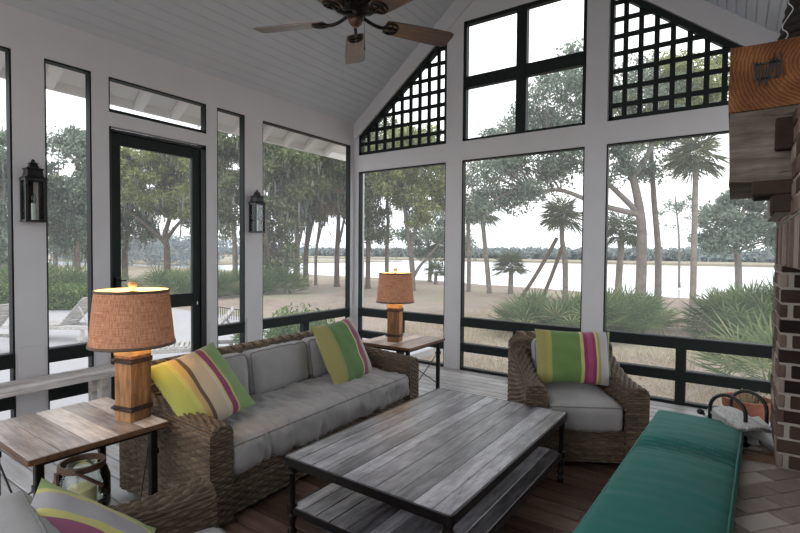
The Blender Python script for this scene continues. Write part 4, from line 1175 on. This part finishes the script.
def palm(label, base, trunk, r0, nfr=46, stalk=.9, fan=.95, name='palm_tree', cat='palm tree', el=(-45, 75), droop=.35, group='palms beyond the porch', mat='palm', seed=1):
    t = thing(name, label, cat, base, 0, group)
    P = smooth_path(trunk, 6); tb = MB(); n = len(P)
    tb.tube(P, [r0*(1.15-.25*i/(n-1)+.05*(i % 2)) for i in range(n)], 9); tb.build('trunk', M['palmbark'], t, True)
    V, nf, rr = fan_leaves(nfr, stalk, fan, 13, droop, seed, el)
    fast_mesh('fronds', V, nf, 3, M[mat], rr, t, P[-1]); return t
def palmetto(label, base, nfr, stalk, fan, seed, group='palmetto clumps beyond the porch', mat='palmetto', scale_xy=1.0, el=(15, 85)):
    t = thing('palmetto_clump', label, 'palmetto', base, 0, group)
    allV, nn, rr_ = [], 0, []
    rg = np.random.default_rng(seed)
    for k in range(5):
        V, nf, rr = fan_leaves(nfr//5, stalk, fan, 15, .12, seed*10+k, el)
        off = np.array([rg.uniform(-.5, .5)*scale_xy, rg.uniform(-.5, .5)*scale_xy, 0]); allV.append(V+off); nn += nf; rr_.append(rr)
    fast_mesh('fronds', np.concatenate(allV), nn, 3, M[mat], np.concatenate(rr_), t); return t
D = 19; b = base_at(694, D)
palm('tall cabbage palm with round fan crown, left of the mantel timber', b, [(0, 0, 0), rel(b, 694, 250, D), rel(b, 695, 200, D), rel(b, 696, 158, D)], .105, 54, .55, .85, seed=3)
D = 25; b = base_at(566, D)
palm('cabbage palm with shaggy crown standing above the two leaning trunks', b, [(0, 0, 0), rel(b, 565, 260, D), rel(b, 562, 240, D), rel(b, 562, 217, D)], .125, 50, .6, .9, seed=4)
for lb, (xa, ya, xb, yb) in (('longer bare leaning trunk slanting toward the palm, in the central opening', (519, 288, 557, 238)), ('shorter bare leaning trunk just left of the palm stem', (541, 286, 563, 244))):
    D = 25; a_ = at(xa, ya, D); c_ = at(xb, yb, D); t = MB(); a_.z = lawn_z(a_.x, a_.y)-.1
    t.tube(smooth_path([Vector((0, 0, 0)), (c_-a_)*.5+Vector((0, 0, -.12)), c_-a_], 5), .10, 8); o = t.build('leaning_trunk', M['bark2'], None, True, a_); tag(o, lb, 'tree trunk', 'leaning trunks by the water')
D = 29; b = base_at(511, D)
palm('short young palm with a low trunk on the bank in the central opening', b, [(0, 0, 0), rel(b, 511, 276, D), rel(b, 511, 268, D)], .14, 34, .55, .85, seed=5, el=(-15, 85))
D = 30; b = base_at(469, D)
palm('slim upright palm nearest the post in the central opening', b, [(0, 0, 0), rel(b, 469, 255, D), rel(b, 468, 220, D), rel(b, 468, 205, D)], .12, 44, .6, .85, seed=6)
D = 29; b = base_at(490, D)
palm('slim palm with bent stem, second from the post in the central opening', b, [(0, 0, 0), rel(b, 487, 265, D), rel(b, 484, 235, D), rel(b, 482, 212, D)], .13, 44, .6, .85, seed=7)
D = 40; b = base_at(436, D)
palm('small far palm on the shore right of the small lamp', b, [(0, 0, 0), rel(b, 436, 272, D)], .14, 30, .55, .8, seed=8, el=(-15, 85))
D = 24; b = base_at(618, D)
palm('dark palm partly hidden behind the forked tree', b, [(0, 0, 0), rel(b, 620, 260, D), rel(b, 622, 232, D)], .15, 46, .6, .9, seed=9)
for i, (px, py, D, nf, st, fn, lb) in enumerate((
    (540, 317, 12.5, 110, .75, .62, 'saw palmetto clump in front of the leaning trunks'),
    (572, 317, 12.0, 110, .8, .62, 'saw palmetto clump by the white post, right end of the central opening'),
    (625, 317, 12.5, 110, .85, .62, 'saw palmetto clump at the left of the right opening'),
    (634, 312, 14, 80, .7, .6, 'saw palmetto clump in front of the forked grey trunk'),
    (728, 314, 13, 90, .85, .68, 'saw palmetto clump just right of the tall palm stem'),
    (762, 316, 12.0, 120, 1.0, .72, 'large saw palmetto clump beside the brick pier'),
    (778, 322, 12.0, 90, 1.1, .68, 'saw palmetto clump mostly hidden behind the brick pier'))):
    p = at(px, py, D); palmetto(lb, Vector((p.x, p.y, lawn_z(p.x, p.y)-.05)), nf, st, fn, 20+i)
p = at(768, 352, 7.2); palmetto('bright palm fronds close to the back wall at lower right', Vector((p.x, p.y, -.6)), 30, .8, .75, 40, el=(25, 80), scale_xy=.4)

# --- back wall, first bay
D = 30; b = base_at(413, D)
tree('leaning forked tree right above the small lamp, seen through the corner opening', b, [(0, 0, 0), rel(b, 412, 265, D), rel(b, 408, 235, D), rel(b, 404, 205, D), rel(b, 398, 180, D)], .2,
     [crown(b, 400, 180, D, 2.4, 1.5), crown(b, 425, 172, D, 2.0, 1.4), crown(b, 415, 205, D, 1.6, 1.1), crown(b, 440, 195, D, 1.4, 1.3), crown(b, 395, 150, D, 2.6, 1.2), crown(b, 435, 150, D, 2.2, 1.2)], 'leaf_yel', 190, .115, .6, 66,
     forks=[[rel(b, 412, 280, D), rel(b, 420, 266, D), rel(b, 430, 255, D), rel(b, 442, 240, D)], [rel(b, 410, 250, D), rel(b, 418, 220, D), rel(b, 426, 190, D), rel(b, 430, 165, D)]], moss=120)
D = 33; b = base_at(387, D)
tree('slender straight tree left of the small lamp, seen through the corner opening', b, [(0, 0, 0), rel(b, 387, 250, D), rel(b, 388, 220, D), rel(b, 386, 180, D), rel(b, 384, 150, D)], .16,
     [crown(b, 385, 165, D, 2.2, 1.6), crown(b, 380, 195, D, 1.8, 1.2), crown(b, 375, 140, D, 2.2, 1.2)], 'leaf_oak', 170, .115, .6, 42, moss=160)
D = 32; b = base_at(368, D)
tree('grey trunk tree close to the corner, left end of the corner opening', b, [(0, 0, 0), rel(b, 368, 250, D), rel(b, 367, 215, D), rel(b, 370, 180, D)], .18,
     [crown(b, 368, 190, D, 2.0, 2.0), crown(b, 375, 225, D, 1.3, 1.0), crown(b, 360, 160, D, 2.2, 1.4)], 'leaf_oak', 170, .115, .6, 44, bark='bark2', moss=160)
D = 44; b = base_at(430, D)
tree('round hazy tree on the shore behind the leaning forked tree', b, [(0, 0, 0), rel(b, 430, 262, D), rel(b, 428, 240, D)], .2, [crown(b, 430, 232, D, 3.0, 2.2), crown(b, 445, 245, D, 2.2, 1.4)], 'leaf_pine', 160, .14, .8, 36, moss=80)

# --- left wall, last opening
D = 31
for (px, topx, lf, bk, lb) in ((297, 295, 'leaf_oak', 'bark', 'tree with pale straight trunk, first of the group in the wide left opening'), (306, 310, 'leaf_yel', 'bark2', 'tree with dark trunk just right of the pale straight trunk'), (337, 338, 'leaf_brown', 'bark2', 'russet leaved tree with crooked trunk near the room corner'), (316, 322, 'leaf_yel', 'bark', 'thin trunk tree between the dark trunk and the russet tree')):
    D += .8; b = base_at(px, D)
    tree(lb, b, [(0, 0, 0), rel(b, px, 255, D), rel(b, (px+topx)/2+1, 220, D), rel(b, topx, 185, D), rel(b, topx-2, 160, D)], .2 if px != 316 else .12,
         [crown(b, topx, 175, D, 2.1, 1.8), crown(b, topx-8, 205, D, 1.6, 1.2), crown(b, topx+10, 195, D, 1.5, 1.3), crown(b, topx, 145, D, 2.3, 1.4)], lf, 170, .115, .6, 50, bark=bk, moss=150,
         forks=[[rel(b, px, 250, D), rel(b, px+6, 225, D), rel(b, px+9, 200, D)]])
D = 27; b = base_at(268, D)
tree('bushy dark tree draped in moss beside the far lantern post', b, [(0, 0, 0), rel(b, 268, 255, D), rel(b, 266, 225, D), rel(b, 270, 190, D)], .2, [crown(b, 268, 255, D, 1.5, 1.3), crown(b, 272, 225, D, 1.6, 1.2), crown(b, 268, 180, D, 1.9, 2.2), crown(b, 285, 160, D, 1.7, 1.4)], 'leaf_oak', 190, .11, .6, 58, bark='bark2', moss=200)
# --- narrow opening and door
D = 28; b = base_at(235, D)
tree('tree with pale forked trunk in the narrow opening right of the door', b, [(0, 0, 0), rel(b, 235, 255, D), rel(b, 233, 225, D), rel(b, 226, 190, D), rel(b, 222, 160, D)], .17, [crown(b, 230, 170, D, 2.0, 2.0), crown(b, 222, 205, D, 1.5, 1.0), crown(b, 240, 140, D, 1.8, 1.3)], 'leaf_oak', 180, .11, .6, 48, moss=160)
D = 34; b = base_at(167, D)
tree('spreading live oak framed in the middle of the door', b, [(0, 0, 0), rel(b, 167, 250, D), rel(b, 165, 235, D), rel(b, 170, 215, D), rel(b, 168, 195, D)], .26,
     [crown(b, 160, 190, D, 3.2, 1.6), crown(b, 185, 200, D, 2.3, 1.2), crown(b, 150, 165, D, 2.6, 1.2), crown(b, 180, 165, D, 2.6, 1.4), crown(b, 165, 148, D, 3.0, 1.0)], 'leaf_yel', 200, .12, .65, 64, bark='bark2', moss=200,
     forks=[[rel(b, 167, 245, D), rel(b, 152, 230, D), rel(b, 140, 220, D), rel(b, 128, 212, D)], [rel(b, 167, 238, D), rel(b, 180, 222, D), rel(b, 195, 210, D)]])
D = 36; b = base_at(125, D)
tree('dark mossy oak behind the hinge side of the door, left of the live oak', b, [(0, 0, 0), rel(b, 125, 250, D), rel(b, 128, 225, D), rel(b, 120, 190, D)], .24, [crown(b, 125, 200, D, 3.0, 2.0), crown(b, 135, 225, D, 2.0, 1.1), crown(b, 118, 170, D, 2.6, 1.4)], 'leaf_oak', 190, .12, .65, 52, bark='bark2', moss=260)
D = 38; b = base_at(198, D)
tree('hazy oak behind the latch side of the door', b, [(0, 0, 0), rel(b, 199, 250, D), rel(b, 200, 220, D), rel(b, 196, 185, D)], .22, [crown(b, 200, 195, D, 2.6, 2.0), crown(b, 208, 165, D, 2.6, 1.6), crown(b, 212, 225, D, 1.8, 1.0)], 'leaf_oak', 170, .12, .65, 44, moss=160)
D = 24; b = base_at(78, D)
tree('tall airy pine in the narrow opening beside the near lantern', b, [(0, 0, 0), rel(b, 77, 250, D), rel(b, 77, 215, D), rel(b, 78, 175, D), rel(b, 79, 140, D)], .16, [crown(b, 78, 165, D, 1.3, 1.6), crown(b, 68, 195, D, 1.3, 1.1), crown(b, 88, 190, D, 1.2, 1.2), crown(b, 62, 225, D, 1.4, 1.2), crown(b, 78, 142, D, .8, .7)], 'leaf_pine', 170, .10, .55, 54, bark='bark2', moss=120)
D = 34; b = base_at(55, D)
tree('mossy tree low behind the tall airy pine', b, [(0, 0, 0), rel(b, 55, 250, D), rel(b, 54, 225, D)], .2, [crown(b, 55, 215, D, 2.4, 2.2), crown(b, 85, 235, D, 2.4, 1.5), crown(b, 40, 195, D, 2.0, 1.6)], 'leaf_oak', 170, .12, .65, 44, moss=220)
D = 22; b = base_at(2, D)
tree('grey green tree at the edge of the photo in the first opening', b, [(0, 0, 0), rel(b, 2, 250, D), rel(b, 3, 210, D), rel(b, 4, 170, D)], .17, [crown(b, 3, 200, D, 1.6, 2.0), crown(b, -3, 160, D, 1.6, 1.4), crown(b, 8, 240, D, 1.5, 1.0)], 'leaf_pine', 170, .10, .55, 48, moss=100)
# palmettos on the left
for i, (px, py, D, nf, st, fn, lb) in enumerate((
    (185, 294, 22, 110, .9, .75, 'palmetto clump at the right of the door glass'), (160, 285, 26, 80, .7, .7, 'small dark palmetto clump at the foot of the live oak'),
    (226, 287, 24, 90, .8, .7, 'palmetto clump in the narrow opening right of the door'), (272, 290, 25, 100, .9, .8, 'palmetto clump under the mossy tree in the wide left opening'),
    (55, 292, 17.5, 130, 1.0, .85, 'bright palmetto clump behind the clipped hedge, left half'), (84, 292, 17.0, 130, 1.0, .85, 'bright palmetto clump behind the clipped hedge, right half'), (5, 290, 18, 100, .9, .8, 'palmetto clump at the edge of the photo behind the hedge'))):
    p = at(px, py, D); palmetto(lb, Vector((p.x, p.y, lawn_z(p.x, p.y)-.05)), nf, st, fn, 60+i, scale_xy=2.2)
# shrubs and hedge
def shrub(label, base, rx, ry, h, n, size, name='shrub', cat='shrub', seed=1, mat='hedge'):
    t = thing(name, label, cat, base, 0)
    st = MB()
    for k in range(7):
        a = k*2*PI/7; st.tube([(0, 0, 0), (rx*.3*math.cos(a), ry*.3*math.sin(a), h*.4), (rx*.6*math.cos(a), ry*.6*math.sin(a), h*.75)], [.02, .014, .006], 5)
    st.build('stems', M['bark2'], t)
    cs = []; rg = np.random.default_rng(seed)
    for k in range(30):
        d = rg.normal(size=3); d /= np.linalg.norm(d); cs.append((d[0]*rx*.7, d[1]*ry*.7, h*.55+d[2]*h*.33))
    V, nf, rr = leaf_cloud(cs, [min(rx, h)*.4]*30, n//30, size, .9, seed)
    fast_mesh('foliage', V, nf, 4, M[mat], rr, t); return t
shrub('leafy green shrub just outside the wide left opening, below the rail', (-1.45, .35, -.45), .75, .6, .92, 5200, .035, seed=3)
shrub('small green shrub outside the narrow opening right of the door', (-1.35, -.95, -.42), .28, .3, .75, 2200, .03, seed=4)
HEDGE = 1
hd = thing('clipped_hedge', 'low clipped hedge along the far side of the patio', 'hedge', (0, 0, 0))
rg = np.random.default_rng(5); cs = []
ha, hc = at(-30, 300, 15.6), at(100, 300, 15.6)
for k in range(90):
    t_ = k/89; cs.append((ha.x+(hc.x-ha.x)*t_+rg.normal()*.12, ha.y+(hc.y-ha.y)*t_+rg.normal()*.12, rg.uniform(-.3, .22)))
V, nf, rr = leaf_cloud(cs, [.34]*90, 190, .045, .95, 9); fast_mesh('foliage', V, nf, 4, M['hedge'], rr, hd)
st = MB()
for k in range(0, 90, 6): st.tube([(cs[k][0], cs[k][1], -.5), (cs[k][0], cs[k][1], .1)], .02, 5)
st.build('stems', M['bark2'], hd)['kind'] = 'stuff'

# low railing at the patio edge
rl = thing('low_railing', 'low black railing at the patio edge outside the narrow opening', 'railing', (0, 0, 0))
ra, rb_ = at(214, 317, 14.2), at(246, 320, 13.2)
r_ = MB(); za = -.42
r_.tube([(ra.x, ra.y, -.12), (rb_.x, rb_.y, -.12)], .016, 6); r_.build('top_rail', M['black'], rl)
for k in range(15):
    t_ = k/14; x_, y_ = ra.x+(rb_.x-ra.x)*t_, ra.y+(rb_.y-ra.y)*t_
    r_ = MB(); r_.tube([(x_, y_, -.6), (x_, y_, -.12)], .009, 5); r_.build('picket', M['black'], rl)

# patio loungers
def lounger(label, loc, rz):
    t = thing('patio_lounger', label, 'lounger', loc, rz, 'slatted loungers on the patio')
    f = MB(); f.bevbox(-.32, -.27, -.95, .95, .26, .33, .004); f.bevbox(.27, .32, -.95, .95, .26, .33, .004); f.bevbox(-.27, .27, -.95, -.9, .26, .33, .004); f.build('frame', M['outwood'], t)
    s = MB(); y = -.88
    while y < .25: s.bevbox(-.29, .29, y, y+.055, .33, .35, .003); y += .075
    s.build('seat', M['outwood'], t)
    bk = MB(); a = R(48); L = .78; k = 0
    while k*.075 < L:
        d0 = .27+k*.075*math.cos(a); z = .345+k*.075*math.sin(a); bk.box((0, d0, z), (.58, .055, .02), Matrix.Rotation(a, 3, 'X')); k += 1
    for sx in (-.25, .25): bk.box((sx, .27+L/2*math.cos(a), .33+L/2*math.sin(a)), (.035, L, .03), Matrix.Rotation(a, 3, 'X'))
    bk.build('backrest', M['outwood'], t)
    for sx in (-.25, .25):
        p = MB(); p.tube([(sx, .55, .30), (sx, .27+.55*math.cos(a)+.25, .06+.25), (sx*.98, .27+.6*math.cos(a), .33+.58*math.sin(a))], .014, 6); p.build('prop', M['outwood'], t)
        for yy in (-.8, .75):
            l = MB(); l.bevbox(sx-.03, sx+.03, yy-.03, yy+.03, 0, .27, .004); l.build('leg', M['outwood'], t)
        w = MB(); w.tube([(sx*1.16-.015, .72, .07), (sx*1.16+.015, .72, .07)], .07, 14); w.build('wheel', M['outwood'], t)
    return t
p = at(57, 345, 10.4); lg = lounger('slatted lounger on the patio seen beside the near lantern post', (p.x, p.y, -.42), R(-58))
p = at(-32, 352, 8.9); dup(lg, (p.x, p.y, -.42), R(-62), 'slatted lounger on the patio at the edge of the photo')
p = at(184, 368, 8.2); dup(lg, (p.x, p.y, -.42), R(-35), 'slatted lounger close outside the lower part of the door')

# dry grass near the back wall, and far treeline
rg = np.random.default_rng(11); n = 15000; xx = rg.uniform(-3, 9, n); yy = rg.uniform(1.0, 13, n)**1.0
h = rg.uniform(.08, .34, n); az = rg.uniform(0, PI, n); lean = rg.normal(size=(n, 2))*.14
zz = np.array([lawn_z(a, b) for a, b in zip(xx, yy)]); wv = np.stack([np.cos(az), np.sin(az), 0*az], 1)*.008
P0 = np.stack([xx, yy, zz], 1); T = P0+np.stack([lean[:, 0], lean[:, 1], h], 1)
keep = np.array([noise.noise(Vector((a*.5, b*.5, 4))) > -.12 for a, b in zip(xx, yy)])
V = np.stack([P0-wv, P0+wv, T], 1)[keep].reshape(-1, 3); k = int(keep.sum())
o = fast_mesh('dry_grass', V, k, 3, M['drygrass'], rg.random(k)); tag(o, 'tufts of dry tan grass outside the back wall', 'grass', kind='stuff')
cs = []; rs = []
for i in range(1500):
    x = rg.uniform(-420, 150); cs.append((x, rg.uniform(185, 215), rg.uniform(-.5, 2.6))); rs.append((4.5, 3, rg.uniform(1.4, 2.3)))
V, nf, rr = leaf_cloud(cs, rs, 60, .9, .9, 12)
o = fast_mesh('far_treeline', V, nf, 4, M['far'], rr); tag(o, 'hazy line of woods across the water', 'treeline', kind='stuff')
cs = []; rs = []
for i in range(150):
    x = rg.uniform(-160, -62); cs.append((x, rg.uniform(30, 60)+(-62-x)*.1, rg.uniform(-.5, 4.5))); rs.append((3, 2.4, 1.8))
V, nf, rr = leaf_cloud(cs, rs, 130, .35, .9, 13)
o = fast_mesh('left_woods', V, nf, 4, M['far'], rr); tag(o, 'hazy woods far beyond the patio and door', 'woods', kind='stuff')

# ================================================================== LIGHT, WORLD, CAMERA
wd = bpy.data.worlds.new('overcast_sky'); SC.world = wd; wd.use_nodes = True; nt = wd.node_tree; nt.nodes.clear()
tc = nt.nodes.new('ShaderNodeTexCoord'); mp = nt.nodes.new('ShaderNodeMapping'); mp.inputs['Scale'].default_value = (1, 1, 3)
ns = nt.nodes.new('ShaderNodeTexNoise'); ns.inputs['Scale'].default_value = 1.6; ns.inputs['Detail'].default_value = 5
rp = nt.nodes.new('ShaderNodeValToRGB'); rp.color_ramp.elements[0].position = .35; rp.color_ramp.elements[0].color = (.80, .85, .93, 1); rp.color_ramp.elements[1].position = .65; rp.color_ramp.elements[1].color = (1, 1, 1, 1)
bg = nt.nodes.new('ShaderNodeBackground'); bg.inputs[1].default_value = 2.0; wo = nt.nodes.new('ShaderNodeOutputWorld')
nt.links.new(tc.outputs['Generated'], mp.inputs[0]); nt.links.new(mp.outputs[0], ns.inputs['Vector']); nt.links.new(ns.outputs['Fac'], rp.inputs[0]); nt.links.new(rp.outputs[0], bg.inputs[0]); nt.links.new(bg.outputs[0], wo.inputs[0])

cd = bpy.data.cameras.new('camera'); cam = bpy.data.objects.new('camera', cd); COL.objects.link(cam)
cd.sensor_fit = 'HORIZONTAL'; cd.sensor_width = 36; cd.lens = 36*F_PX/800; cd.clip_start = .05; cd.clip_end = 1500
cam.matrix_world = Matrix(((RT[0], UP[0], -FW[0], CAM[0]), (RT[1], UP[1], -FW[1], CAM[1]), (RT[2], UP[2], -FW[2], CAM[2]), (0, 0, 0, 1)))
SC.camera = cam
vs = SC.view_settings; vs.view_transform = 'Standard'; vs.look = 'None'; vs.exposure = .22; vs.gamma = 1; vs.use_curve_mapping = False
SC.cycles.use_denoising = True
SC.cycles.max_bounces = 8; SC.cycles.transparent_max_bounces = 16
SC.cycles.sample_clamp_indirect = 6
